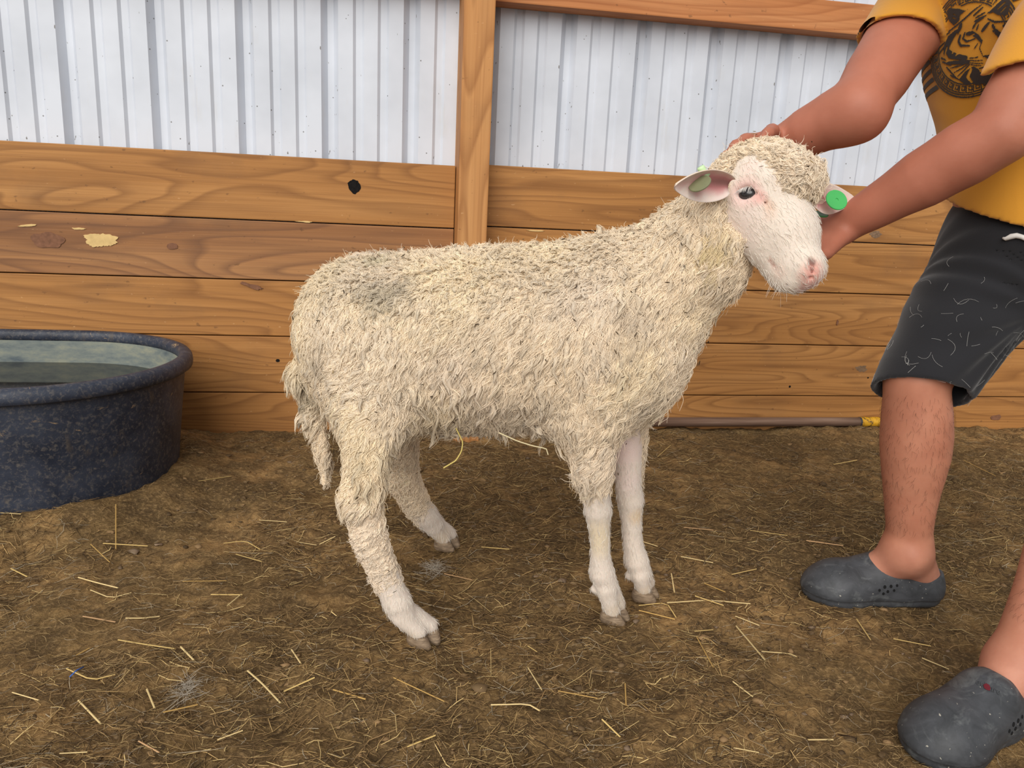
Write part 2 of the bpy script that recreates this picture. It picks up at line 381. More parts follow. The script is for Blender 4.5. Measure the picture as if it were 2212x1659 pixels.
    dark = plain('knot_hole', lin(22, 19, 18), 0.9, 0.2, 0.5, 120, 0.6, 0.004)
    pale = plain('bare_wood', lin(214, 182, 124), 0.8, 0.2, 0.10, 60, 0.3)
    knot = plain('knot_wood', lin(124, 86, 64), 0.7, 0.2, 0.25, 80)
    patch('knot_hole', (True, 0), 765, 404, 0.0185, 0.021, dark, 3, -0.0010, 0.18, ang=0.5)
    patch('bare_patch', (True, 1), 217, 519, 0.043, 0.021, pale, 5, -0.0008, 0.34, 60)
    patch('wood_chip', (True, 1), 60, 487, 0.026, 0.0032, pale, 8, jag=0.4, ang=0.12)
    patch('wood_chip', (True, 1), 171, 494, 0.020, 0.003, pale, 9, jag=0.4)
    patch('knot', (True, 1), 104, 519, 0.046, 0.022, knot, 11, -0.0004, 0.2, ang=-0.05)
    patch('knot', (True, 1), 372, 532, 0.016, 0.009, knot, 12, -0.0004, 0.2)
    patch('knot', (True, 2), 545, 618, 0.030, 0.006, knot, 13, -0.0004, 0.4, ang=-0.3)
    patch('wood_chip', (True, 0), 660, 479, 0.022, 0.0022, pale, 14, jag=0.4)
    patch('knot', (True, 3), 600, 779, 0.006, 0.005, dark, 15, -0.0006, 0.2)
    patch('knot', (False, 4), 2152, 902, 0.022, 0.011, knot, 16, -0.0004, 0.3)
    patch('knot', (False, 2), 1809, 697, 0.004, 0.009, knot, 17, -0.0004, 0.3)
    patch('wood_chip', (False, 0), 1158, 498.5, 0.028, 0.002, pale, 18, jag=0.4)
    patch('knot', (False, 3), 1862, 798, 0.022, 0.013, plain('grey_scuff', lin(120, 96, 74), 0.9, 0.1, 0.25, 90), 19, -0.0003, 0.5)
    patch('knot', (False, 1), 1892, 506, 0.020, 0.012, plain('worn_knot', lin(128, 104, 84), 0.9, 0.1, 0.35, 140, 0.5), 20, -0.0006, 0.4)
    patch('nail_head', (False, 3), 1706, 835, 0.004, 0.004, dark, 21, -0.0006, 0.1)
    patch('nail_head', (False, 3), 1875, 816, 0.003, 0.003, dark, 22, -0.0006, 0.1)
wall()

# ---------------------------------------------------------------- stock tank and its water
def stadium(r, z, n=40):
    a = np.linspace(-np.pi/2, np.pi/2, n); A = np.stack([TC0[0]+r*np.cos(a), TC0[1]+r*np.sin(a)], 1)
    B = np.stack([TC1[0]-r*np.cos(a), TC1[1]-r*np.sin(a)], 1); p = np.vstack([A, B]); return np.hstack([p, np.full((len(p), 1), z)])
def loft(name, prof, close=False):
    R = [stadium(r, z) for r, z in prof]; n = len(R[0]); m = len(R); V = np.vstack(R); F = []
    for i in range(m if close else m-1):
        a, b = i*n, ((i+1) % m)*n
        F += [[a+j, a+(j+1) % n, b+(j+1) % n, b+j] for j in range(n)]
    return V, F, n
def tank():
    T = empty('stock_tank', (TC0[0]-0.3, TC0[1], 0), label='black oval rubber stock tank standing against the board wall', category='stock tank')
    m = NT('scuffed_rubber', 0.5, 0.4); co = m.coords()
    a = m.noise(co, 9, 5, 0.65, 0.4); b = m.noise(co, 110, 4, 0.75, 0.4); d = m.noise(m.coords((1, 1, 0.45)), 22, 4, 0.7)
    c = m.ramp(a, [(0.35, lin(30, 36, 50)), (0.6, lin(54, 60, 74))])
    c = m.mix(m.ramp(b, [(0.50, BW(0)), (0.75, BW(0.55))]), c, lin(128, 120, 110))
    c = m.mix(m.ramp(d, [(0.60, BW(0)), (0.8, BW(0.7))]), c, lin(104, 92, 76))
    vo = m.n('ShaderNodeTexVoronoi'); m.l(co, vo.inputs['Vector']); vo.inputs['Scale'].default_value = 34
    c = m.mix(m.ramp(vo.outputs['Distance'], [(0.05, BW(0.4)), (0.16, BW(0))]), c, lin(120, 112, 100))
    mud = m.ramp(m.noise(m.coords((0.8, 0.8, 2.2)), 13, 5, 0.7, 1.0), [(0.66, BW(0)), (0.70, BW(1))]); c = m.mix(m.math('MULTIPLY', mud, 0.75), c, lin(164, 138, 104))
    m.color(c); m.bump(b, 0.25, 0.003); rub = m.m
    ri = NT('limescaled_inside', 0.7, 0.3); co = ri.coords((1, 1, 3)); a = ri.noise(co, 10, 5, 0.7)
    ri.color(ri.ramp(a, [(0.3, lin(78, 88, 94)), (0.5, lin(112, 119, 114)), (0.7, lin(142, 142, 122))])); ri.bump(a, 0.1, 0.002)
    out = [(0.322, 0.0), (0.325, 0.012)]
    for z in np.linspace(0.02, 0.275, 30):
        r = 0.325+(0.354-0.325)*z/0.28
        for zz in (0.026, 0.052, 0.218, 0.236, 0.254): r += 0.0016*math.exp(-((z-zz)/0.0045)**2)
        out.append((r, z))
    out += [(0.354, 0.285), (0.356, 0.292)]
    V, F, n = loft('b', out); me = bpy.data.meshes.new('tank_wall'); me.from_pydata(V.tolist(), [], F); me.polygons.foreach_set('use_smooth', [True]*len(F)); child('tank_wall', me, rub, T)
    V, F, n = loft('r', [(0.354, 0.288), (0.368, 0.286), (0.374, 0.290), (0.3755, 0.300), (0.374, 0.312), (0.368, 0.320), (0.356, 0.323), (0.346, 0.321), (0.341, 0.314), (0.340, 0.300), (0.345, 0.290)], True)
    me = bpy.data.meshes.new('rim'); me.from_pydata(V.tolist(), [], F); me.polygons.foreach_set('use_smooth', [True]*len(F)); child('rim', me, rub, T)
    V, F, n = loft('i', [(0.345, 0.300), (0.340, 0.27), (0.332, 0.20), (0.322, 0.10), (0.315, 0.03), (0.30, 0.02)]); F.append(list(range(len(V)-n, len(V))))
    me = bpy.data.meshes.new('tank_lining'); me.from_pydata(V.tolist(), [], F); me.polygons.foreach_set('use_smooth', [True]*len(F)); child('tank_lining', me, ri.m, T, label='grey limescaled inside of the tank')
    wz = P(150, 784, TC0[1]+0.33)[2]
    r = stadium(0.332+0.008*(wz-0.20)/0.07+0.001, wz); mw = NT('tank_water', 0.04, 0.5); mw.color(lin(44, 42, 36)); mw.bump(mw.noise(mw.coords(), 9, 2), 0.03, 0.01)
    lo = r.copy(); lo[:, 2] -= 0.03; n = len(r)
    me = bpy.data.meshes.new('water'); me.from_pydata(np.vstack([r, lo]).tolist(), [], [list(range(n)), list(range(2*n-1, n-1, -1))]+[[i, n+i, n+(i+1) % n, (i+1) % n] for i in range(n)])
    obj('water', me, mw.m, label='dark still water lying inside the black stock tank', category='water')
tank()

# ---------------------------------------------------------------- pole along the foot of the wall
def pole():
    yp = YW-0.020; a = P(1112, 925, yp); b = P(1856, 923, yp); c = P(1965, 921, yp); z = 0.5*(a[2]+b[2])
    z = max(z, gh1(b[0], yp)+0.013)
    for q in (a, b, c): q[2] = z
    T = empty('pole', tuple((a+b)/2), label='weathered wooden pole with a yellow end lying along the wall foot', category='pole')
    m = NT('grey_weathered_wood', 0.85, 0.2); g = m.noise(m.coords((1.2, 40, 40)), 1.5, 4, 0.65)
    m.color(m.ramp(g, [(0.3, lin(84, 62, 50)), (0.55, lin(124, 98, 82)), (0.8, lin(156, 132, 116))])); m.bump(g, 0.3, 0.003)
    y = NT('worn_yellow_paint', 0.6, 0.3); g = y.noise(y.coords(), 70, 4, 0.65)
    y.color(y.ramp(g, [(0.38, lin(90, 72, 40)), (0.48, lin(206, 152, 32)), (0.8, lin(222, 172, 46))]))
    k = plain('dark_ring', lin(58, 58, 62), 0.6, 0.3)
    child('shaft', tube_mesh('shaft', [a+(b-a)*t for t in np.linspace(0, 1, 12)], 0.0165, 14), m.m, T)
    d = nrm(c-b); child('ferrule', tube_mesh('ferrule', [b-d*0.006, b+d*0.004], 0.0173, 14), k, T)
    child('painted_end', tube_mesh('painted_end', [b, (b+c)/2, c], 0.0178, 14), y.m, T, label='chipped yellow painted end')
pole()

# ---------------------------------------------------------------- loose bedding
def paint(cols, wts, n, r, var=0.12):
    c = np.array([lin(*q)[:3] for q in cols])[r.choice(len(cols), n, p=np.array(wts)/sum(wts))]
    return c*(1+var*r.standard_normal((n, 1)))
STRAWCOL = NT('straw', 0.75, 0.25); STRAWCOL.color(STRAWCOL.attr()); STRAWCOL = STRAWCOL.m
def litter():
    r = np.random.default_rng(11); n = 58000
    y = 0.45+(2.405-0.45)*r.random(n)**1.1; half = 0.30+0.83*y
    x = (0.177*y)+(r.random(n)*2-1)*half
    dens = fbm(np.stack([x, y, x*0], 1), 2.2, 40, 3)
    keep = (dens > -0.5+0.5*r.random(n)); t = np.clip((TC0[0]-x)/(TC0[0]-TC1[0]), 0, 1)
    keep &= np.hypot(x-(TC0[0]+(TC1[0]-TC0[0])*t), y-TC0[1]) > 0.338
    keep &= ~((np.abs(x-0.275) < 0.07) & (y > YPOST-0.02)); x, y = x[keep], y[keep]; n = len(x)
    L = np.clip(np.exp(r.normal(-3.65, 0.55, n)), 0.006, 0.10); ang = r.normal(0.15, 0.85, n)+np.pi*(r.random(n) < 0.5)
    R = np.clip(r.normal(0.0006, 0.00025, n), 0.0003, 0.0016)
    s = np.linspace(-0.5, 0.5, 3); bend = r.normal(0, 0.28, n)
    dx, dy = np.cos(ang), np.sin(ang)
    X = x[:, None]+L[:, None]*(s*dx[:, None]-(s*s)*2*(bend*dy)[:, None]); Y = y[:, None]+L[:, None]*(s*dy[:, None]+(s*s)*2*(bend*dx)[:, None])
    Y = np.minimum(Y, YW-0.006)
    tilt = r.normal(0, 0.16, n); Z = ground_h(X, Y)+0.0012+np.abs(r.normal(0, 0.0022, n))[:, None]+L[:, None]*s*tilt[:, None]*0.6
    C = np.stack([X, Y, Z], 2); sd = np.stack([-dy, dx, 0*dx], 1)
    V, F, UV = strands(C, np.repeat(R[:, None], 3, 1)*np.array([0.8, 1, 0.7]), sd, flat=0.55, sides=3)
    me = mesh_np('straw_litter', V, F); col = paint([(82,64,42),(114,90,60),(150,120,80),(188,156,104),(216,188,130),(172,158,134)], [24, 28, 27, 15, 7, 5], n, r)
    set_col(me, np.repeat(col, 9, 0)); obj('straw_litter', me, STRAWCOL, kind='stuff', label='short broken straw and hay scattered over the dirt', category='straw')
    # clods and droppings: small lumps
    n = 5200; y = 0.45+(2.40-0.45)*r.random(n)**1.1; x = 0.177*y+(r.random(n)*2-1)*(0.30+0.83*y)
    keep = fbm(np.stack([x, y, x*0], 1), 3.0, 77, 3) > -0.15; t = np.clip((TC0[0]-x)/(TC0[0]-TC1[0]), 0, 1)
    keep &= np.hypot(x-(TC0[0]+(TC1[0]-TC0[0])*t), y-TC0[1]) > 0.35; x, y = x[keep], y[keep]; n = len(x)
    g = (1+5**0.5)/2; ico = np.array([(-1,g,0),(1,g,0),(-1,-g,0),(1,-g,0),(0,-1,g),(0,1,g),(0,-1,-g),(0,1,-g),(g,0,-1),(g,0,1),(-g,0,-1),(-g,0,1)])/1.9
    tri = np.array([(0,11,5),(0,5,1),(0,1,7),(0,7,10),(0,10,11),(1,5,9),(5,11,4),(11,10,2),(10,7,6),(7,1,8),(3,9,4),(3,4,2),(3,2,6),(3,6,8),(3,8,9),(4,9,5),(2,4,11),(6,2,10),(8,6,7),(9,8,1)])
    sz = np.clip(np.exp(r.normal(-5.75, 0.45, n)), 0.0014, 0.010)
    V = ico[None]*(1+0.35*r.standard_normal((n, 12, 1)))*sz[:, None, None]*np.array([1.2, 1.0, 0.55])
    V = V+np.stack([x, y, ground_h(x, y)+sz*0.15], 1)[:, None]; F = (tri[None]+(np.arange(n)*12)[:, None, None]).reshape(-1, 3)
    me = mesh_np('dirt_clods', V.reshape(-1, 3), F); set_col(me, np.repeat(paint([(86,68,46),(112,90,62),(138,110,76),(122,102,82)], [4, 4, 2, 1], n, r), 12, 0))
    obj('dirt_clods', me, STRAWCOL, kind='stuff', label='crumbs and small clods of brown dirt on the floor', category='dirt')
litter()
def chaff():
    """fine hay hairs trodden into the dirt"""
    r = np.random.default_rng(17); n = 44000; y = 0.45+(2.40-0.45)*r.random(n)**1.15; x = 0.177*y+(r.random(n)*2-1)*(0.30+0.83*y)
    keep = fbm(np.stack([x, y, x*0], 1), 2.6, 61, 3) > -0.25+0.5*r.random(n); t = np.clip((TC0[0]-x)/(TC0[0]-TC1[0]), 0, 1)
    keep &= (np.hypot(x-(TC0[0]+(TC1[0]-TC0[0])*t), y-TC0[1]) > 0.340) & ~((np.abs(x-0.275) < 0.07) & (y > YPOST-0.02)); x, y = x[keep], y[keep]; n = len(x)
    m = 5; s = np.linspace(-0.5, 0.5, m); L = np.clip(np.exp(r.normal(-3.9, 0.5, n)), 0.006, 0.06); a = r.normal(0.1, 0.9, n); b = r.normal(0, 1.0, n); dx, dy = np.cos(a), np.sin(a)
    X = x[:, None]+L[:, None]*(s*dx[:, None]-(s*s)*(b*dy)[:, None]); Y = np.minimum(y[:, None]+L[:, None]*(s*dy[:, None]+(s*s)*(b*dx)[:, None]), YW-0.006)
    Z = ground_h(X, Y)+0.0012+np.abs(r.normal(0, 0.0016, n))[:, None]+(L*0.10)[:, None]*np.abs(np.sin(s[None]*3+r.uniform(0, 3, (n, 1))))
    hair_obj('hay_chaff', np.stack([X, Y, Z], 2), 0.00028, 0.00018, np.clip(paint([(84,66,44),(114,92,60),(144,117,78),(182,154,108),(162,148,126)], [30, 30, 22, 12, 6], n, r), 0, 1), STRAWCOL, None, kind='stuff', label='fine hay hairs and chaff trodden into the brown dirt', category='hay')
chaff()

def stalks():
    r = np.random.default_rng(5)
    A = [  # each stalk traced over the floor in photograph pixels
     [(170,1256),(206,1268),(256,1282)], [(196,1280),(240,1298),(284,1286)], [(272,1343),(310,1341),(345,1335)], [(180,1342),(250,1346)], [(253,1123),(251,1195)],
     [(197,1186),(238,1220)], [(224,1188),(320,1189)], [(395,1266),(490,1266)], [(483,1175),(530,1170),(562,1190)], [(510,1205),(566,1225)],
     [(456,1294),(524,1295)], [(491,1320),(522,1294)], [(256,1392),(300,1400),(378,1412)], [(391,1408),(420,1434)], [(164,1418),(193,1402)],
     [(145,1456),(200,1480),(249,1466)], [(170,1520),(219,1570)], [(28,1508),(86,1532)], [(318,1498),(335,1538)], [(353,1551),(427,1526)],
     [(535,1458),(566,1480),(606,1518)], [(613,1490),(680,1476)], [(470,1602),(524,1576)], [(300,1610),(345,1640)], [(130,1640),(190,1638)],
     [(24,1230),(60,1250)], [(0,1150),(50,1152)], [(690,1170),(724,1160)], [(640,1164),(684,1168)], [(630,1409),(650,1453)],
     [(1205,1500),(1290,1515)], [(1060,1526),(1140,1527),(1165,1545)], [(1140,1395),(1160,1412)], [(1380,1307),(1440,1304),(1460,1340)], [(1440,1312),(1530,1304),(1620,1310)],
     [(1380,1320),(1458,1340)], [(1450,1240),(1456,1288)], [(1590,1354),(1652,1430)], [(1645,1405),(1705,1413),(1720,1424)], [(1583,1474),(1627,1502)],
     [(1588,1336),(1640,1354)], [(1745,1602),(1800,1596)], [(1585,1615),(1640,1620)], [(1522,1260),(1566,1284)], [(1580,1246),(1634,1230)],
     [(1505,1378),(1541,1440)], [(1500,1365),(1540,1362)], [(1380,1178),(1420,1186)], [(1476,1145),(1540,1150)], [(1420,990),(1448,968)],
     [(1470,1210),(1540,1216)], [(1620,1150),(1700,1165)], [(1740,1180),(1820,1185)], [(1800,1010),(1850,1000)], [(1500,1300),(1562,1318)],
     [(2080,1000),(2150,1030)], [(2090,1060),(2160,1080)], [(1990,1430),(2050,1446)], [(1850,1340),(1880,1388)], [(1930,1380),(2010,1400)],
     [(1140,1450),(1170,1500)], [(850,1480),(960,1520)], [(720,1500),(790,1520)], [(960,1240),(1020,1260)], [(880,1620),(940,1600)], [(1300,1560),(1340,1590)], [(1350,1480),(1352,1530)], [(430,1060),(500,1040)], [(560,1120),(620,1126)], [(1040,1180),(1100,1190)]]
    for q in A:
        g = np.array([G(*p) for p in q]); t = np.linspace(0, 1, 6); k = np.linspace(0, 1, len(g))
        x = np.interp(t, k, g[:, 0]); y = np.interp(t, k, g[:, 1]); gz = ground_h(x, y); z = np.linspace(gz[0], gz[-1], 6); z = z+max(0.0, (gz-z).max())*0.6+0.004+0.003*r.random()
        c = np.stack([x, y, z], 1); o = c[3].copy(); L = np.linalg.norm(c[-1]-c[0])
        R = r.uniform(0.0010, 0.0018); V, F, UV = strands((c-o)[None], np.full((1, 6), R), np.array([nrm(np.cross(c[-1]-c[0], (0, 0, 1)))]), flat=0.6, sides=5)
        me = mesh_np('straw_stalk', V, F); set_col(me, np.repeat(paint([(206,176,112),(222,196,140),(186,150,88),(200,160,116)], [3, 3, 2, 1], 1, r), 30, 0))
        s = obj('straw_stalk', me, STRAWCOL, label='pale yellow straw stalk lying loose on the brown floor', category='straw', group='straw stalks lying on the floor'); s.location = o
stalks()

def hairs(n, L, R, c, spread, r, curl=1.0, up=0.5):
    """a loose wisp: thin curling strands round a centre"""
    m = 6; t = np.linspace(-0.5, 0.5, m); d = r.standard_normal((n, 3)); d[:, 2] *= 0.25; d /= np.linalg.norm(d, axis=1, keepdims=True)
    b = r.standard_normal((n, 3)); b[:, 2] *= 0.4
    C = c+r.standard_normal((n, 1, 3))*np.array(spread)+d[:, None]*(t[None, :, None]*L*(0.5+r.random((n, 1, 1))))+b[:, None]*(t*t)[None, :, None]*L*curl
    return strands(C, np.full((n, m), R), np.cross(d, (0.3, 0.1, 1.0)), sides=3)
def wisps():
    r = np.random.default_rng(3); wm = plain('loose_wool', lin(190, 180, 164), 0.9, 0.1, 0.05)
    for px, py, lab in ((148, 1105, 'white wisp of wool on the floor in front of the tank'), (402, 1494, 'grey wisp of wool among straw in the left foreground'), (938, 1228, 'small pale wool wisp on the dirt between hind and front hooves')):
        g = G(px, py); g[2] = gh1(g[0], g[1])+0.008
        V, F, UV = hairs(80, 0.018, 0.00018, np.zeros(3), (0.007, 0.016, 0.002), r, 3.0)
        V[:, 2] = np.maximum(V[:, 2], -0.006); o = obj('wool_wisp', mesh_np('wool_wisp', V, F), wm, label=lab, category='wool', group='loose wool wisps'); o.location = g
    g = G(167, 1461); me = tube_mesh('twine_scrap', [(-0.006, -0.012, 0), (0, 0, 0.003), (0.005, 0.013, 0)], 0.0011, 6)
    o = obj('twine_scrap', me, plain('blue_twine', lin(60, 96, 168), 0.6), label='short scrap of blue twine in the straw at lower left', category='twine'); o.location = (g[0], g[1], gh1(g[0], g[1])+0.006)
    # orange leaf propped at the wall foot
    p = P(1137, 931, YW-0.05); lf = NT('dry_leaf', 0.7, 0.2); v = lf.noise(lf.coords(), 160, 4, 0.6); lf.color(lf.ramp(v, [(0.35, lin(150, 74, 22)), (0.55, lin(216, 120, 34)), (0.8, lin(232, 150, 60))]))
    out = [(-0.034,-0.002),(-0.022,0.003),(-0.008,0.008),(0.006,0.014),(0.012,0.017),(0.018,0.012),(0.022,0.010),(0.019,0.005),(0.023,0.0),(0.022,-0.008),(0.010,-0.010),(-0.004,-0.009),(-0.018,-0.006)]
    V = [(x, 0.010*math.sin(x*90)+0.2*y, y) for x, y in out]+[(x, 0.010*math.sin(x*90)+0.2*y+0.0006, y) for x, y in out]; n = len(out)
    F = [list(range(n))[::-1], list(range(n, 2*n))]+[[i, (i+1) % n, n+(i+1) % n, n+i] for i in range(n)]
    me = bpy.data.meshes.new('leaf'); me.from_pydata(V, [], F); o = obj('leaf', me, lf.m, label='dry orange leaf at the wall foot seen beneath the belly', category='leaf'); o.location = p
wisps()
# ================================================================ the sheep
# head frame: forward (poll to muzzle), dorsal, side (towards the eye that is seen)
HC = P(1657, 420, 1.15)
hf = nrm(CV(0.36, 0.86, -0.35)); hu = CV(0.70, -0.50, -0.52); hu = nrm(hu-hf*(hu@hf)); hs = np.cross(hf, hu)
if hs @ CV(-0.62, -0.05, -0.77) < 0: hs = -hs
def H(f, u, s): return HC+(hf*f+hu*u+hs*s)*0.01           # head coordinates in centimetres
HAX = (hf, hu, hs)
e1 = nrm(hf*0.5+hu*0.86); EAX = (e1, nrm(np.cross(hs, e1)), hs)
HEADWOOL = []                                            # centres used to choose lock style
SHEEP = empty('sheep', (P(1100, 1300, 1.33)[0], 1.33, 0), label='cream woolly sheep with a white face and green ear tags, held by the head', category='sheep')

FEET = [(P(1312, 1268, 1.238), G(1354, 1342), G(1302, 1325)), (P(1384, 1238, 1.303), G(1419, 1298), G(1368, 1285)), (P(874, 1326, 1.186), G(938, 1404), G(884, 1374)), (P(936, 1132, 1.556), G(986, 1184), G(926, 1166))]
def sheep_skin():
    F = Field((-0.30, 0.95, -0.005), (0.95, 1.72, 0.98), 0.0045)
    # trunk core and neck (inside the fleece)
    F.chain([(lambda t: (t[0], t[1]))(S(850, 740, 1.40, 130)), S(1010, 735, 1.36, 135), S(1290, 725, 1.29, 130), S(1380, 640, 1.25, 90), S(1490, 540, 1.21, 75), S(1575, 460, 1.18, 64)], 0.06)
    # front legs: knee, cannon, fetlock
    F.chain([S(1270, 880, 1.225, 45), S(1283, 1000, 1.207, 32), S(1289, 1070, 1.215, 28), S(1291, 1100, 1.222, 30), S(1293, 1122, 1.224, 25), S(1296, 1160, 1.228, 21.5), S(1297, 1200, 1.233, 21.5), S(1300, 1236, 1.236, 27), S(1312, 1268, 1.238, 23.5)], 0.010)
    F.chain([S(1345, 880, 1.29, 44), S(1354, 985, 1.29, 33), S(1357, 1050, 1.292, 27), S(1362, 1080, 1.296, 28.5), S(1363, 1104, 1.297, 24), S(1365, 1140, 1.298, 21), S(1367, 1176, 1.300, 21), S(1374, 1210, 1.302, 26), S(1384, 1238, 1.303, 22.5)], 0.010)
    # hind legs
    F.chain([S(800, 900, 1.245, 46), S(788, 1010, 1.208, 34), S(777, 1085, 1.195, 32), S(800, 1170, 1.19, 31), S(842, 1265, 1.186, 28), S(858, 1300, 1.186, 32), S(876, 1332, 1.186, 26)], 0.012)
    F.chain([S(850, 950, 1.48, 42), S(868, 1030, 1.51, 31), S(900, 1090, 1.535, 26), S(920, 1114, 1.548, 27), S(936, 1132, 1.556, 23)], 0.012)
    # pasterns: two digits to a foot, and the dew claws behind
    for fk, toe, heel in FEET:
        d = nrm((toe-heel)*np.array([1, 1, 0])); sd = np.cross((0, 0, 1.0), d); g0 = gh1(toe[0], toe[1])
        for q in (-1, 1):
            F.cone(fk+sd*0.009*q, 0.0165, toe-d*0.026+sd*0.0132*q+np.array([0, 0, g0+0.027-toe[2]]), 0.0148, 0.004)
            F.ell(fk-d*0.020+sd*0.010*q+np.array([0, 0, -0.006]), np.eye(3), (0.008, 0.008, 0.010), 0.004)
    # head
    F.ell(H(-2.0, 0.0, 0), HAX, (0.062, 0.056, 0.056), 0.03)
    F.cone(H(-1, -0.6, 0), 0.056, H(7, -0.2, 0), 0.043, 0.03)
    F.cone(H(6.5, -0.4, 0), 0.042, H(12.3, -1.6, 0), 0.0355, 0.02)
    F.ell(H(13.6, -1.0, 0), HAX, (0.026, 0.027, 0.032), 0.02)
    F.cone(H(-0.5, -4.0, 0), 0.040, H(5, -4.0, 0), 0.034, 0.03)
    F.cone(H(5, -3.9, 0), 0.032, H(12.8, -4.2, 0), 0.021, 0.02)
    for q in (-1, 1):
        F.ell(H(1.0, -2.2, 3.1*q), HAX, (0.045, 0.032, 0.023), 0.02)             # cheek
        F.ell(H(-0.6, 0.9, 4.7*q), EAX, (0.024, 0.009, 0.011), 0.012)           # brow
        F.ell(H(1.35, -2.5, 5.0*q), EAX, (0.017, 0.005, 0.006), 0.010)         # lower lid
        F.ell(H(0.4, -1.5, 6.0*q), EAX, (0.0145, 0.0098, 0.012), 0.004, 'sub')  # eye socket
        F.cone(H(1.6, -0.1, 5.2*q), 0.003, H(3.6, 0.0, 4.7*q), 0.0025, 0.006, 'sub')    # tear groove
        F.cone(H(13.8, 0.9, 2.6*q), 0.0050, H(15.6, -0.7, 1.6*q), 0.0034, 0.005, 'sub')   # nostril
        F.ell(H(14.4, -3.4, 1.2*q), HAX, (0.014, 0.013, 0.014), 0.010)          # lip
        F.cone(H(14.6, -3.55, 2.0*q), 0.0022, H(10.4, -4.0, 3.1*q), 0.002, 0.003, 'sub')      # mouth
        F.cone(H(15.2, -3.2, 0.3*q), 0.002, H(14.6, -3.5, 2.0*q), 0.0022, 0.003, 'sub')
    F.cone(H(15.9, -0.6, 0), 0.0016, H(15.4, -3.1, 0), 0.0016, 0.003, 'sub')    # philtrum
    V, Q = F.mesh(); N = vert_normals(V, Q)
    # ---- coat colours of the bare parts
    base = np.array(lin(224, 210, 196)[:3]); C = np.repeat(base[None], len(V), 0)
    def tint(c, r, col, amt=1.0, soft=1.0):
        nonlocal C
        d = np.linalg.norm(V-np.asarray(c), axis=1); k = np.clip(1-(d/r)**(2*soft), 0, 1)[:, None]*amt
        C = C*(1-k)+np.array(lin(*col)[:3])*k
    C *= (1+0.05*fbm(V, 45, 2, 3))[:, None]
    for q in (-1, 1):
        tint(H(0.4, -1.4, 5.4*q), 0.030, (232, 182, 176), 0.8); tint(H(2.2, -0.3, 5.0*q), 0.016, (216, 150, 140), 0.8); tint(H(3.8, 0.1, 4.6*q), 0.013, (206, 156, 126), 0.6)
        tint(H(5.0, -0.2, 4.2*q), 0.016, (216, 170, 140), 0.35); tint(H(-2.2, 0.8, 4.8*q), 0.022, (236, 196, 188), 0.6)
        tint(H(14.9, -0.4, 1.5*q), 0.024, (222, 148, 134), 1.0); tint(H(14.1, 0.7, 2.3*q), 0.0075, (60, 34, 32), 0.95); tint(H(14.9, 0.0, 2.0*q), 0.0065, (96, 54, 50), 0.85); [tint(H(14.6-4.2*w, -3.55-0.45*w, (2.0+1.1*w)*q), 0.0045, (170, 118, 104), 0.8) for w in np.linspace(0, 1, 9)]
        tint(H(12.8, -3.7, 2.9*q), 0.016, (224, 188, 172), 0.4)
    tint(H(15.6, -2.0, 0), 0.022, (222, 150, 142), 0.85); tint(H(3, -4, 3), 0.05, (238, 214, 206), 0.5)
    for px, py, Y, r, col, a in ((1292, 1165, 1.21, 60, (226, 206, 168), 0.7), (1378, 1115, 1.28, 26, (216, 188, 148), 0.7), (1344, 970, 1.27, 55, (236, 208, 202), 0.7), (1356, 1040, 1.27, 40, (238, 214, 208), 0.5), (1166, 885, 1.14, 40, (224, 190, 182), 0.9)):
        p, rr = S(px, py, Y, r); tint(p, rr, col, a)
    for px, py, Y in ((1325, 1310, 1.24), (1392, 1275, 1.304), (885, 1365, 1.187), (945, 1162, 1.56)):
        p, rr = S(px, py, Y, 34); tint(p, rr, (206, 184, 152), 0.75)
    me = mesh_np('body', V, Q); set_col(me, np.clip(C, 0, 1))
    m = NT('short_white_hair', 0.8, 0.25); co = m.coords(); f = m.noise(co, 420, 3, 0.7); g = m.noise(co, 60, 3, 0.6)
    c = m.mix(m.ramp(f, [(0.3, BW(0.22)), (0.55, BW(0))]), m.attr(), lin(176, 152, 130)); m.color(c); m.bump(m.math('ADD', f, m.math('MULTIPLY', g, 0.4)), 0.35, 0.0015)
    m.b.inputs['Sheen Weight'].default_value = 0.25; m.b.inputs['Subsurface Weight'].default_value = 0.12; m.b.inputs['Subsurface Radius'].default_value = (0.012, 0.006, 0.004); m.b.inputs['Subsurface Scale'].default_value = 0.5
    child('body', me, m.m, SHEEP)
    # short hairs that lie along the face and the shanks, so that the outline is not bare
    rr = np.random.default_rng(21); n = 9000; fv = (V-HC)
    hp = np.stack([fv@hf, fv@hu, fv@hs], 1)*100
    fm = np.zeros(len(V), bool); fm |= (np.linalg.norm(hp-np.array([5, -1, 0]), axis=1) < 13); leg = V[:, 2] < 0.30
    Qs = Q[(fm | leg)[Q[:, 0]]]; pos, nn = surf_sample(V, Qs, N, n, rr)
    onh = pos[:, 2] > 0.45; fl = np.where(onh[:, None], hf+0.0*nn, np.array([0.1, -0.05, -1.0])); fl = fl+0.22*rr.standard_normal((n, 3)); fl -= nn*(fl*nn).sum(1, keepdims=True); fl /= np.linalg.norm(fl, axis=1, keepdims=True)
    t = np.linspace(0, 1, 3); L = rr.uniform(0.007, 0.012, n)
    Cn = pos[:, None]+fl[:, None]*(t[None, :, None]*L[:, None, None])+nn[:, None]*(0.0028*np.sqrt(t)[None, :, None]*rr.uniform(0.3, 1.0, (n, 1, 1)))
    Vh, Fh, UV = strands(Cn, np.outer(rr.uniform(0.00022, 0.00036, n), [1, 0.8, 0.2]), np.cross(fl, nn), sides=3)
    hm = plain('face_hair', lin(240, 232, 220), 0.7, 0.3, 0.03); child('short_hair', mesh_np('short_hair', Vh, Fh), hm, SHEEP)
    # whiskers
    Cw = []
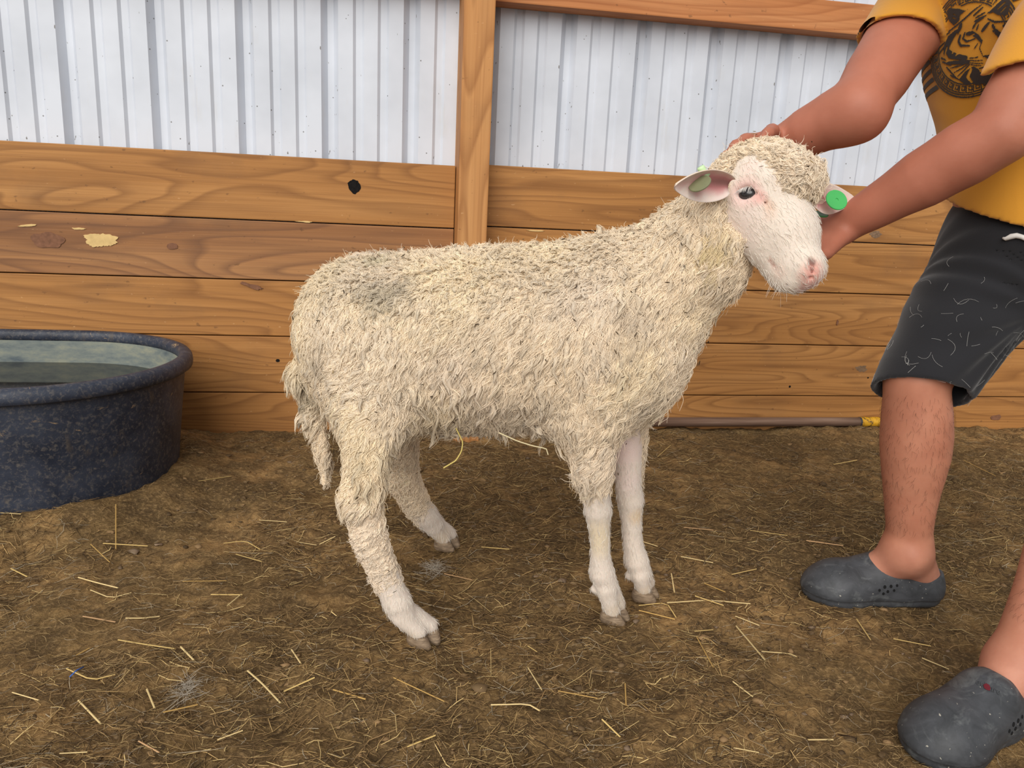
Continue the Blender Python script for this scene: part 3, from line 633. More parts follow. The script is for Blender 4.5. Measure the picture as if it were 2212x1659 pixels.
    for i in range(24):
        q = rr.choice([-1, 1], p=[0.25, 0.75]); b = H(rr.uniform(12.5, 15), rr.uniform(-5.6, -3.6), q*rr.uniform(0.4, 2.6)); d = nrm(hf*rr.uniform(0.3, 1)+hu*rr.uniform(-1.2, -0.2)+hs*q*rr.uniform(0, 0.8)); l = rr.uniform(0.012, 0.03)
        Cw.append([b+d*l*k+np.array([0, 0, -0.004])*k*k for k in (0, 0.5, 1)])
    Vh, Fh, UV = strands(np.array(Cw), np.repeat([[0.00018, 0.00015, 0.00007]], len(Cw), 0), np.repeat([[0.3, 0.9, 0.1]], len(Cw), 0), sides=3)
    child('whiskers', mesh_np('whiskers', Vh, Fh), hm, SHEEP)
def nose_axes(q):
    a = nrm(hf*0.55-hu*0.75+hs*q*0.25); b = nrm(np.cross(a, hf+hs*0.2)); return (a, b, np.cross(a, b))
sheep_skin()

def eyes_ears_hooves():
    em = NT('eyeball', 0.08, 0.6); v = em.noise(em.coords((1, 1, 1)), 90, 2); em.color(em.ramp(v, [(0.3, lin(24, 24, 28)), (0.8, lin(62, 60, 60))]))
    lm = plain('pale_lashes', lin(216, 210, 204), 0.7)
    import bmesh
    rr = np.random.default_rng(2)
    for q in (1, -1):
        bm = bmesh.new(); bmesh.ops.create_uvsphere(bm, u_segments=28, v_segments=18, radius=1.0); me = bpy.data.meshes.new('eye'); bm.to_mesh(me); bm.free()
        c = H(0.4, -1.5, 5.0*q); M = Matrix([list(e1*0.0140)+[0], list(EAX[1]*0.0098)+[0], list(hs*0.0108)+[0], [0, 0, 0, 1]]).transposed(); M.translation = Vector(c)
        me.transform(M); me.polygons.foreach_set('use_smooth', [True]*len(me.polygons)); e = child('eye', me, em.m, SHEEP, label='dark eye with pale lashes')
        Cw = []
        for i in range(34):
            a = rr.uniform(-1.1, 0.8); up = -EAX[1] if EAX[1] @ DN > 0 else EAX[1]; b = H(0.4, -1.5, 5.75*q)+e1*0.0125*a+up*(0.0098-0.003*a*a); d = nrm(-up*0.9+hs*q*0.5+e1*(-0.25+0.2*a)); l = rr.uniform(0.007, 0.013)
            Cw.append([b, b+d*l*0.5+hs*q*0.0012, b+d*l])
        V, F, UV = strands(np.array(Cw), np.repeat([[0.00034, 0.0003, 0.00012]], len(Cw), 0), np.repeat([hf], len(Cw), 0), sides=3)
        child('eyelash', mesh_np('eyelash', V, F), lm, SHEEP)
    # ears: cupped leaves with thickness
    ear_m = NT('ear_skin', 0.8, 0.2); ear_m.color(ear_m.attr()); f = ear_m.noise(ear_m.coords(), 400, 3, 0.7); ear_m.bump(f, 0.3, 0.0012)
    ear_m.b.inputs['Subsurface Weight'].default_value = 0.15; ear_m.b.inputs['Subsurface Radius'].default_value = (0.012, 0.005, 0.003); ear_m.b.inputs['Subsurface Scale'].default_value = 0.4
    def ear(base, tip, opening, W, fold, seed):
        base, tip = np.asarray(base), np.asarray(tip); L = np.linalg.norm(tip-base); x = (tip-base)/L
        z = nrm(opening-x*(opening@x)); y = np.cross(z, x); nu, nv = 26, 19
        t = np.linspace(0, 1, nu); v = np.linspace(-1, 1, nv); T, Vv = np.meshgrid(t, v, indexing='ij')
        wd = W*(0.42+0.58*np.sin(np.pi*np.clip(T*0.94, 0, 1)**0.8))*np.sqrt(np.clip(1-(T**3.2), 0, 1))
        cup = fold*(1-0.65*T); ang = Vv*cup
        yy = wd*np.sin(ang)/np.sin(np.maximum(cup, 0.3)); zz = wd*(1-np.cos(ang))/np.sin(np.maximum(cup, 0.3)) - 0.010*np.sin(np.pi*T)
        pin = base+x*(T*L)[..., None]+y*yy[..., None]+z*zz[..., None]
        nn = np.cross(np.gradient(pin, axis=0), np.gradient(pin, axis=1)); nn /= np.maximum(np.linalg.norm(nn, axis=2, keepdims=True), 1e-9)
        if (nn[nu//2, nv//2] @ z) < 0: nn = -nn
        pout = pin-nn*(0.0032*np.sqrt(np.clip(1-Vv**4, 0.02, 1)))[..., None]
        V = np.vstack([pin.reshape(-1, 3), pout.reshape(-1, 3)]); F = []; o = nu*nv
        for i in range(nu-1):
            for j in range(nv-1):
                a = i*nv+j; F += [[a, a+1, a+nv+1, a+nv], [o+a, o+a+nv, o+a+nv+1, o+a+1]]
        for i in range(nu-1):
            for j in (0, nv-1):
                a = i*nv+j; b = a+nv; F.append([a, b, o+b, o+a] if j == 0 else [b, a, o+a, o+b])
        for i in (0, nu-1):
            for j in range(nv-1):
                a = i*nv+j; F.append([a, o+a, o+a+1, a+1])
        inner = np.clip(1-np.abs(Vv+0.1)*1.15, 0, 1)*np.clip(1.15-T*1.05, 0, 1)
        pk, wh, gy = (np.array(lin(*c)[:3]) for c in ((206, 140, 140), (232, 216, 206), (120, 92, 84)))
        k = np.clip(inner*1.7+0.25*fbm(pin, 70, seed, 2), 0, 1)[..., None]; ci = wh*(1-k)+pk*k
        kd = np.clip((inner-0.45)*1.6, 0, 0.7)[..., None]; ci = ci*(1-kd)+gy*kd  # shading of the cupped hollow, painted into the inner colour
        C = np.vstack([ci.reshape(-1, 3), np.repeat(np.array(lin(222, 200, 180)[:3])[None], o, 0)])
        me = mesh_np('ear', V, np.array(F)); set_col(me, C); return me
    eo = child('ear', ear(P(1574, 398, 1.115), P(1457, 404, 1.065), CV(0.10, 0.62, -0.85), 0.0255, 1.35, 3), ear_m.m, SHEEP)
    ef = child('ear', ear(P(1752, 428, 1.215), P(1849, 431, 1.255), CV(-0.25, 0.15, -1.0), 0.0265, 0.75, 4), ear_m.m, SHEEP)
    # tags
    g = plain('green_plastic', lin(74, 178, 96), 0.42, 0.4, 0.04); gp = plain('pale_green_plastic', lin(196, 226, 176), 0.5, 0.3, 0.05); gd = plain('tag_hole', lin(24, 66, 36), 0.7); gv = plain('olive_tag', lin(128, 130, 98), 0.6)
    def disc(c, n, r, h, hole=None, segs=40):
        n = nrm(n); a = nrm(np.cross(n, (0.1, 0.2, 0.97))); b = np.cross(n, a); k = np.linspace(0, 2*np.pi, segs, endpoint=False)
        ring = lambda rad, d: c+n*d+rad*(np.cos(k)[:, None]*a+np.sin(k)[:, None]*b)
        rs = [ring(0.0001, -h/2), ring(r*0.96, -h/2), ring(r, -h*0.2), ring(r, h*0.2), ring(r*0.96, h/2)]
        rs += [ring(hole, h/2), ring(hole*0.9, h*0.1), ring(0.0001, h*0.1)] if hole else [ring(0.0001, h/2)]
        V = np.vstack(rs); F = [[i*segs+j, (i+1)*segs+j, (i+1)*segs+(j+1) % segs, i*segs+(j+1) % segs] for i in range(len(rs)-1) for j in range(segs)]
        me = mesh_np('ear_tag', V, np.array(F), False); return me
    tn = nrm(CV(0.12, -0.28, -1.0)); tc = P(1807, 432, 1.212)
    t1 = child('ear_tag', disc(tc, tn, 0.0185, 0.003, 0.0026), g, ef, label='round green button ear tag with a small centre hole')
    child('tag_back', disc(P(1768, 462, 1.25), CV(0.1, -0.9, -0.5), 0.0165, 0.003), plain('dark_green_plastic', lin(58, 120, 70), 0.5), ef, label='dark green backing disc below the ear')
    child('ear_tag', tube_mesh('ear_tag', [P(1524, 378, 1.10), P(1519, 372, 1.098), P(1514, 362, 1.096), P(1513, 360, 1.096)], [0.0085, 0.006, 0.0056, 0.0052], 16), gp, eo, label='pale green stud on top of the ear')
    child('tag_back', disc(P(1512, 397, 1.082), CV(-0.50, -0.62, -0.62), 0.0165, 0.003), gv, eo, label='olive disc inside the ear')
    # hooves: two claws a foot
    hm = NT('hoof_horn', 0.7, 0.3); z = hm.noise(hm.coords((1, 1, 5)), 60, 4, 0.65); hm.color(hm.ramp(z, [(0.3, lin(96, 80, 64)), (0.55, lin(136, 116, 94)), (0.8, lin(170, 150, 124))])); hm.bump(z, 0.4, 0.002)
    for fk, toe, heel in FEET:
        d = nrm((toe-heel)*np.array([1, 1, 0])); sd = np.cross((0, 0, 1.0), d); g0 = gh1(toe[0], toe[1])-0.001
        for q in (-1, 1):
            t0 = np.array([toe[0], toe[1], g0])+sd*0.0140*q; F = Field(t0-np.array([0.075, 0.075, 0.004]), t0+np.array([0.035, 0.035, 0.055]), 0.0022)
            tip = t0-d*0.004-sd*0.003*q; F.cone(t0-d*0.034+np.array([0, 0, 0.010]), 0.0135, tip+np.array([0, 0, 0.006]), 0.0055, 0.008); F.cone(t0-d*0.030+np.array([0, 0, 0.022]), 0.0142, t0-d*0.016+np.array([0, 0, 0.012]), 0.0110, 0.010)
            sl, X, Y, Z = F.box(F.lo, F.lo+F.n*F.res); F.f = np.maximum(F.f, g0-Z+0*X+0*Y).astype(np.float32); tp = (X-t0[0])*d[0]+(Y-t0[1])*d[1]; F.f = np.maximum(F.f, Z-g0-0.026-0.55*np.minimum(0, -tp-0.040)*-1*0).astype(np.float32)
            V, Q = F.mesh(); child('hoof', mesh_np('hoof', V, Q), hm.m, SHEEP)
eyes_ears_hooves()

# ---------------------------------------------------------------- fleece
def fleece():
    F = Field((-0.36, 0.90, 0.05), (0.95, 1.78, 1.02), 0.0065)
    F.chain([S(836, 734, 1.40, 180), S(1000, 736, 1.36, 193), S(1150, 730, 1.33, 196), S(1285, 722, 1.29, 192)], 0.05)
    F.ell(*(lambda p, r: (p, np.eye(3), (r, r, r)))(*S(762, 690, 1.41, 92)), 0.07)
    F.ell(*(lambda p, r: (p, np.eye(3), (r, r, r)))(*S(1352, 762, 1.26, 126)), 0.06)
    F.chain([S(1335, 665, 1.275, 148), S(1418, 622, 1.245, 134), S(1508, 545, 1.21, 114), S(1556, 475, 1.18, 86)], 0.05)
    # thighs, hind shanks, upper forelegs, tail
    F.chain([S(806, 800, 1.32, 98), S(800, 910, 1.255, 64), S(788, 1010, 1.205, 43), S(777, 1075, 1.195, 43), S(797, 1160, 1.19, 41), S(838, 1255, 1.187, 33)], 0.09)
    F.chain([S(830, 830, 1.47, 95), S(850, 950, 1.48, 52), S(868, 1030, 1.51, 40), S(898, 1085, 1.535, 32), S(912, 1106, 1.546, 28)], 0.03)
    F.chain([S(1270, 800, 1.25, 100), S(1270, 900, 1.212, 66), S(1278, 980, 1.205, 46), S(1287, 1028, 1.213, 34)], 0.07)
    F.chain([S(1350, 830, 1.29, 70), S(1366, 920, 1.295, 30), S(1372, 985, 1.298, 19), S(1374, 1030, 1.30, 12)], 0.02)
    F.chain([S(668, 800, 1.42, 40), S(678, 880, 1.40, 24), S(696, 960, 1.39, 17), S(703, 1040, 1.39, 14)], 0.015)
    # head: poll, cap over the brow, cheek behind the face
    HW = [(-1.2, 3.5, 0.8, 4.4), (1.0, 4.1, 0.7, 3.2), (0.7, 4.3, -0.4, 2.9), (0.2, 4.6, -2.2, 2.6), (-0.6, 4.8, -3.6, 2.5), (-3.4, 2.4, -1.0, 4.2), (-4.2, 0.2, 0, 4.6), (-4.4, -1.2, 2.6, 3.9), (-4.4, -0.8, -3.0, 4.0), (-2.8, -5.0, 3.3, 3.9), (1.0, -7.3, 2.4, 3.2), (-0.6, -8.0, 2.4, 3.4), (-0.6, -8.0, -1.5, 3.4)]
    for f, u, s, r in HW:
        F.ell(H(f, u, s), np.eye(3), (r*0.01,)*3, 0.03)
    # keep the face clear
    for q in (1, -1):
        F.cone(H(-3.6, 0.6, 6.8*q), 0.020, H(3.5, -2.5, 7.2*q), 0.042, 0.012, 'sub')
    V, Q = F.mesh(); N = vert_normals(V, Q)
    hd = (V-HC); hp = np.stack([hd@hf, hd@hu, hd@hs], 1)*100
    rr = np.random.default_rng(33); n = 24500
    pos, nn = surf_sample(V, Q, N, n, rr)
    d = pos-HC; hq = np.stack([d@hf, d@hu, d@hs], 1)*100
    head = np.clip((11.0-np.linalg.norm(hq-np.array([-4, 1, 0]), axis=1))/3, 0, 1)
    neck = np.clip((pos[:, 0]-0.45)/0.08, 0, 1)*np.clip((pos[:, 2]-0.40)/0.1, 0, 1)*(1-head)
    shank = np.clip((0.30-pos[:, 2])/0.06, 0, 1); tail = ((pos[:, 0] < -0.09) & (pos[:, 2] < 0.36)).astype(float); top = np.clip((nn[:, 2]-0.35)/0.4, 0, 1)*np.clip((pos[:, 2]-0.50)/0.08, 0, 1)
    grav = np.array([-0.10, 0.0, -1.0]); fl = grav-nn*(nn@grav)[:, None]
    wob = np.stack([fbm(pos, 9, 50+k, 2) for k in range(3)], 1); loc = rr.standard_normal((n, 3))
    chest = np.clip((pos[:, 0]-0.40)/0.08, 0, 1)*(1-head)*np.clip((pos[:, 2]-0.25)/0.1, 0, 1); fl = fl+chest[:, None]*np.array([0.30, -0.15, 0.0])
    fl = fl+(0.65+0.5*shank+0.8*head)[:, None]*wob+(0.22+0.25*shank+0.45*head+0.25*top)[:, None]*loc
    fl -= nn*(fl*nn).sum(1, keepdims=True); fl /= np.maximum(np.linalg.norm(fl, axis=1, keepdims=True), 0.25)
    lift = 0.22+0.5*top+0.25*head+0.10*shank+0.12*rr.standard_normal(n)
    dr = fl+nn*np.clip(lift, 0.12, 1.3)[:, None]; dr /= np.linalg.norm(dr, axis=1, keepdims=True)
    L = 0.037*(1-0.45*top)*(1-0.66*shank)*(1-0.66*head)*(1-0.12*neck)*(1-0.5*tail)*np.exp(np.clip(0.22*rr.standard_normal(n), -0.4, 0.3))
    R = 0.0050*(1-0.36*shank)*(1-0.42*head)*(1-0.28*top)*(1-0.3*tail)*np.exp(0.25*rr.standard_normal(n))
    m = 5; t = np.linspace(0, 1, m); side = np.cross(dr, nn); side /= np.maximum(np.linalg.norm(side, axis=1, keepdims=True), 1e-6); ph = rr.uniform(0, 6.28, n); fq = rr.uniform(6.0, 11.0, n)*(1+0.25*head); am = L*0.105*(1+1.2*shank+2.6*head)
    C = pos[:, None]-nn[:, None]*0.006+dr[:, None]*(t[None, :, None]*L[:, None, None])
    C = C+side[:, None]*(am[:, None]*np.sin(fq[:, None]*t[None]+ph[:, None]))[..., None]+nn[:, None]*(0.6*am[:, None]*np.cos(fq[:, None]*t[None]+ph[:, None]))[..., None]
    C[:, :, 2] -= (0.30*L*(1-top)*(1-head))[:, None]*(t*t)[None]
    C = C-nn[:, None]*((0.30*L*(1-0.4*top))[:, None]*(t**2)[None])[..., None]
    prof = np.array([0.75, 0.9, 0.85, 0.6, 0.15])
    Vl, Fl, UV = strands(C, R[:, None]*prof[None], side, flat=0.66, sides=4)
    # colour: cream with soiled places that have a shape of their own
    def cols(p):
        c = np.repeat(np.array([lin(243, 224, 196)[:3]]), len(p), 0)
        c *= (1+0.10*fbm(p, 11, 70, 3)+0.05*fbm(p, 60, 75, 2))[:, None]
        yel = np.clip(fbm(p, 4, 90, 2)*0.6, 0, 0.25)[:, None]; c = c*(1-yel)+np.array(lin(244, 226, 180)[:3])*yel
        gr = np.clip(fbm(p, 6, 95, 3)-0.05, 0, 0.45)[:, None]; c = c*(1-gr)+np.array(lin(236, 220, 202)[:3])*gr
        for px, py, Y, rp, col, a in ((822, 622, 1.285, 44, (150, 142, 126), 0.5), (878, 608, 1.275, 30, (150, 140, 126), 0.45), (700, 750, 1.30, 46, (170, 154, 132), 0.7), (660, 850, 1.38, 48, (146, 134, 110), 0.75), (648, 800, 1.38, 34, (160, 146, 122), 0.6),
                                      (1548, 520, 1.10, 48, (206, 182, 112), 0.8), (1365, 690, 1.12, 60, (190, 172, 150), 0.6), (1370, 600, 1.12, 40, (196, 178, 156), 0.5), (1000, 925, 1.28, 110, (196, 180, 160), 0.5), (1120, 900, 1.2, 80, (200, 184, 162), 0.4), (815, 560, 1.36, 30, (176, 170, 128), 0.5),
                                      (1380, 965, 1.27, 34, (128, 108, 86), 0.7), (770, 1000, 1.17, 40, (212, 190, 150), 0.5), (1440, 870, 1.15, 60, (198, 182, 164), 0.5), (1590, 580, 1.1, 44, (200, 184, 156), 0.5)):
            q, r = S(px, py, Y, rp); k = np.clip(1.25-np.linalg.norm(p-q, axis=1)/r+0.5*fbm(p, 30, 99, 2), 0, 1)[:, None]*a; c = c*(1-k)+np.array(lin(*col)[:3])*k
        return np.clip(c, 0, 1)
    cl = cols(pos)*np.exp(0.05*rr.standard_normal((n, 1)))
    # fibres: each lock is a bundle of fine crimped hairs that draws together at its tip
    nf = 8; mm = 8; tt = np.linspace(0, 1, mm); ii = np.repeat(np.arange(n), nf); N3 = len(ii)
    def curve(t):
        q = pos[ii][:, None]-nn[ii][:, None]*0.006+dr[ii][:, None]*(t[None, :, None]*L[ii][:, None, None])
        q = q+side[ii][:, None]*(am[ii][:, None]*np.sin(fq[ii][:, None]*t[None]+ph[ii][:, None]))[..., None]+nn[ii][:, None]*(0.6*am[ii][:, None]*np.cos(fq[ii][:, None]*t[None]+ph[ii][:, None]))[..., None]
        q[:, :, 2] -= (0.30*L*(1-top)*(1-head))[ii][:, None]*(t*t)[None]
        return q-nn[ii][:, None]*((0.30*L*(1-0.4*top))[ii][:, None]*(t**2)[None])[..., None]
    base = curve(tt); bn = np.cross(side, dr)[ii]; sd = side[ii]; a0 = rr.uniform(0, 6.28, N3); tw = rr.normal(0, 2.2, N3); ro = R[ii]*rr.uniform(0.7, 1.45, N3)
    rho = ro[:, None]*np.array([0.8, 1.05, 1.12, 1.1, 1.0, 0.8, 0.55, 0.35])[None]; A = a0[:, None]+tw[:, None]*tt[None]
    C2 = base+sd[:, None]*(rho*np.cos(A))[..., None]+bn[:, None]*(0.75*rho*np.sin(A))[..., None]
    fz = rr.standard_normal((N3, mm, 3))*0.00055; fz[:, 0] = 0; C2 = C2+fz
    ln = rr.uniform(0.85, 1.12, N3); C2 = C2[:, :1]+(C2-C2[:, :1])*ln[:, None, None]
    wl = rr.random(N3) < 0.03; C2[wl] += (tt**2)[None, :, None]*(nn[ii][wl]*0.005+0.005*rr.standard_normal((wl.sum(), 3)))[:, None]
    cf = cl[ii]*np.exp(0.05*rr.standard_normal((N3, 1)))
    me = mesh_np('fleece', np.vstack([V-N*0.004, Vl]), np.vstack([Q, Fl+len(V)])); set_col(me, np.vstack([cols(V), np.repeat(cl, m*4, 0)])); set_uv(me, np.vstack([np.zeros((len(V), 2)), UV]))
    mt = NT('wool', 0.92, 0.08); uv = mt.noise(mt.coords((5.0, 3.0, 1), 'UV'), 1.6, 3, 0.65, 0.6); ob = mt.coords(); z = mt.noise(ob, 700, 2, 0.6); y = mt.noise(ob, 190, 3, 0.7, 1.0)
    c = mt.mix(mt.ramp(y, [(0.32, BW(0.28)), (0.55, BW(0))]), mt.attr(), lin(206, 180, 146))
    sp = mt.ramp(mt.noise(ob, 130, 1, 0.4), [(0.73, BW(0)), (0.76, BW(0.85))]); c = mt.mix(sp, c, lin(88, 72, 52))
    c = mt.mix(mt.ramp(uv, [(0.34, BW(0.35)), (0.52, BW(0))]), c, lin(188, 158, 122)); mt.color(c); mt.bump(mt.math('ADD', mt.math('MULTIPLY', uv, 1.6), mt.math('ADD', y, mt.math('MULTIPLY', z, 0.4))), 0.75, 0.0028); mt.b.inputs['Sheen Weight'].default_value = 0.3
    mt.b.inputs['Subsurface Weight'].default_value = 0.0
    fl_o = child('fleece', me, mt.m, SHEEP, label='cream curly fleece of hanging locks')
    # bits of chaff and dung caught in the wool
    nb = 420; pb, qb = surf_sample(V, Q, N, nb, rr); db = rr.standard_normal((nb, 3)); db -= qb*(db*qb).sum(1, keepdims=True)*0.8; db /= np.linalg.norm(db, axis=1, keepdims=True); lb = rr.uniform(0.0015, 0.0042, nb)
    Cb = pb[:, None]+qb[:, None]*rr.uniform(0.007, 0.012, (nb, 1, 1))+db[:, None]*(np.array([-1, 0, 1.0])[None, :, None]*lb[:, None, None]); Vb, Fb, Ub = strands(Cb, np.outer(rr.uniform(0.0005, 0.0011, nb), [0.6, 1, 0.5]), np.cross(db, qb), sides=4)
    mb = mesh_np('caught_chaff', Vb, Fb); set_col(mb, np.repeat(paint([(70,56,40),(96,80,58),(150,126,86)], [5, 4, 2], nb, rr), 12, 0)); child('caught_chaff', mb, STRAWCOL, SHEEP, kind='stuff')
    hm = NT('wool_fibre', 0.85, 0.1); hm.color(hm.attr()); hm.b.inputs['Sheen Weight'].default_value = 0.2
    hair_obj('wool_fibres', np.clip(C2, -9, 9), 0.00044, 0.00015, np.clip(cf, 0, 1), hm.m, fl_o, kind='stuff')
fleece()

# straws caught in the belly wool
def caught(name, pts, Y, r, lab, col):
    c = np.array([P(x, y, Y) for x, y in pts]); t = np.linspace(0, 1, 14); k = np.linspace(0, 1, len(c)); q = np.stack([np.interp(t, k, c[:, i]) for i in range(3)], 1)
    o = q[0].copy(); V, F, UV = strands((q-o)[None], np.full((1, 14), r), np.array([[0.2, 0.9, 0.1]]), sides=5); me = mesh_np(name, V, F); set_col(me, np.repeat([lin(*col)[:3]], len(V), 0)); s = obj(name, me, STRAWCOL, label=lab, category='straw'); s.location = o
caught('hanging_straw', [(985, 925), (1000, 955), (997, 975), (985, 995), (958, 1011)], 1.25, 0.0013, 'bent yellow straw hanging from the belly wool', (206, 186, 110))
caught('hanging_straw', [(1078, 935), (1118, 953), (1150, 963), (1180, 969), (1184, 982)], 1.22, 0.0011, 'thin pale straw with a kinked tip caught under the belly', (226, 212, 170))
# ================================================================ the person holding the sheep
PERSON = empty('person', (1.10, 1.22, 0), label='person in a mustard shirt, black shorts and grey clogs bending to hold the sheep\'s head', category='person')
# joints
RSH, REL, RWR = P(2015, -25, 1.39), P(1850, 235, 1.22), P(1668, 322, 1.33)
LSH, LEL, LWR = P(2345, -5, 1.11), P(2165, 285, 1.09), P(1815, 492, 1.272)
PEL = P(2255, 500, 1.24); CHE = P(2195, 110, 1.29); BEL = P(2230, 350, 1.27); NCK = P(2130, -190, 1.20)
RHIP, RKN, RAN = P(2185, 545, 1.28), P(1980, 815, 1.245), P(1962, 1185, 1.26)
LAN = np.array([1.000, 0.985, 0.090]); LHIP = RHIP+np.array([0.11, -0.16, 0.0]); LKN = np.array([1.18, 1.03, 0.43])
RTOE, RHEEL = G(1748, 1275), G(2028, 1290); LTOE = G(2003, 1640); LHEEL = LTOE+np.array([0.245, 0.10, 0]); LAN = LHEEL+np.array([-0.040, -0.016, 0.088])

def hand(F, wrist, d, n, t, curl, sc=1.0, spread=0.0):
    """palm, four unequal fingers and a thumb leaving the side of the palm"""
    d = nrm(d); n = nrm(n-d*(n@d)); t = nrm(t-d*(t@d)-n*(t@n))
    for i, (o, ln, pl) in enumerate(((0.030, 0.072, 0.088), (0.010, 0.080, 0.092), (-0.010, 0.074, 0.088), (-0.029, 0.060, 0.080))):
        kn = wrist+(d*pl+t*o)*sc; F.cone(wrist+(d*0.012+t*o*0.55)*sc, 0.0165*sc, kn, 0.0125*sc, 0.014)
        p = kn; a = 0.0; dd = d+t*(o*spread*6)
        for j, (fr, rr) in enumerate(((0.45, 0.0095), (0.31, 0.0086), (0.24, 0.0078))):
            a += curl[j]; q = p+(nrm(dd)*math.cos(a)+n*math.sin(a))*ln*fr*sc; F.cone(p, (rr+0.001)*sc, q, rr*sc, 0.005); p = q
    b = wrist+(d*0.022+t*0.026)*sc; q = b+(d*0.034+t*0.030+n*0.012)*sc; F.cone(b, 0.016*sc, q, 0.0115*sc, 0.012)
    p = q; q = p+(d*0.030+t*0.010+n*0.014)*sc; F.cone(p, 0.0112*sc, q, 0.0098*sc, 0.004); r = q+(d*0.024+n*0.012)*sc; F.cone(q, 0.0098*sc, r, 0.0085*sc, 0.004)

SKIN = NT('tanned_skin', 0.55, 0.35)
def skin_mat():
    m = SKIN; co = m.coords(); a = m.noise(co, 14, 4, 0.6); f = m.noise(co, 260, 3, 0.6)
    c = m.mix(m.ramp(a, [(0.35, BW(0.45)), (0.65, BW(0))]), m.attr(), lin(158, 94, 72)); m.color(c); m.bump(f, 0.12, 0.0012)
    m.b.inputs['Subsurface Weight'].default_value = 0.2; m.b.inputs['Subsurface Radius'].default_value = (0.012, 0.005, 0.003); m.b.inputs['Subsurface Scale'].default_value = 0.4
skin_mat()

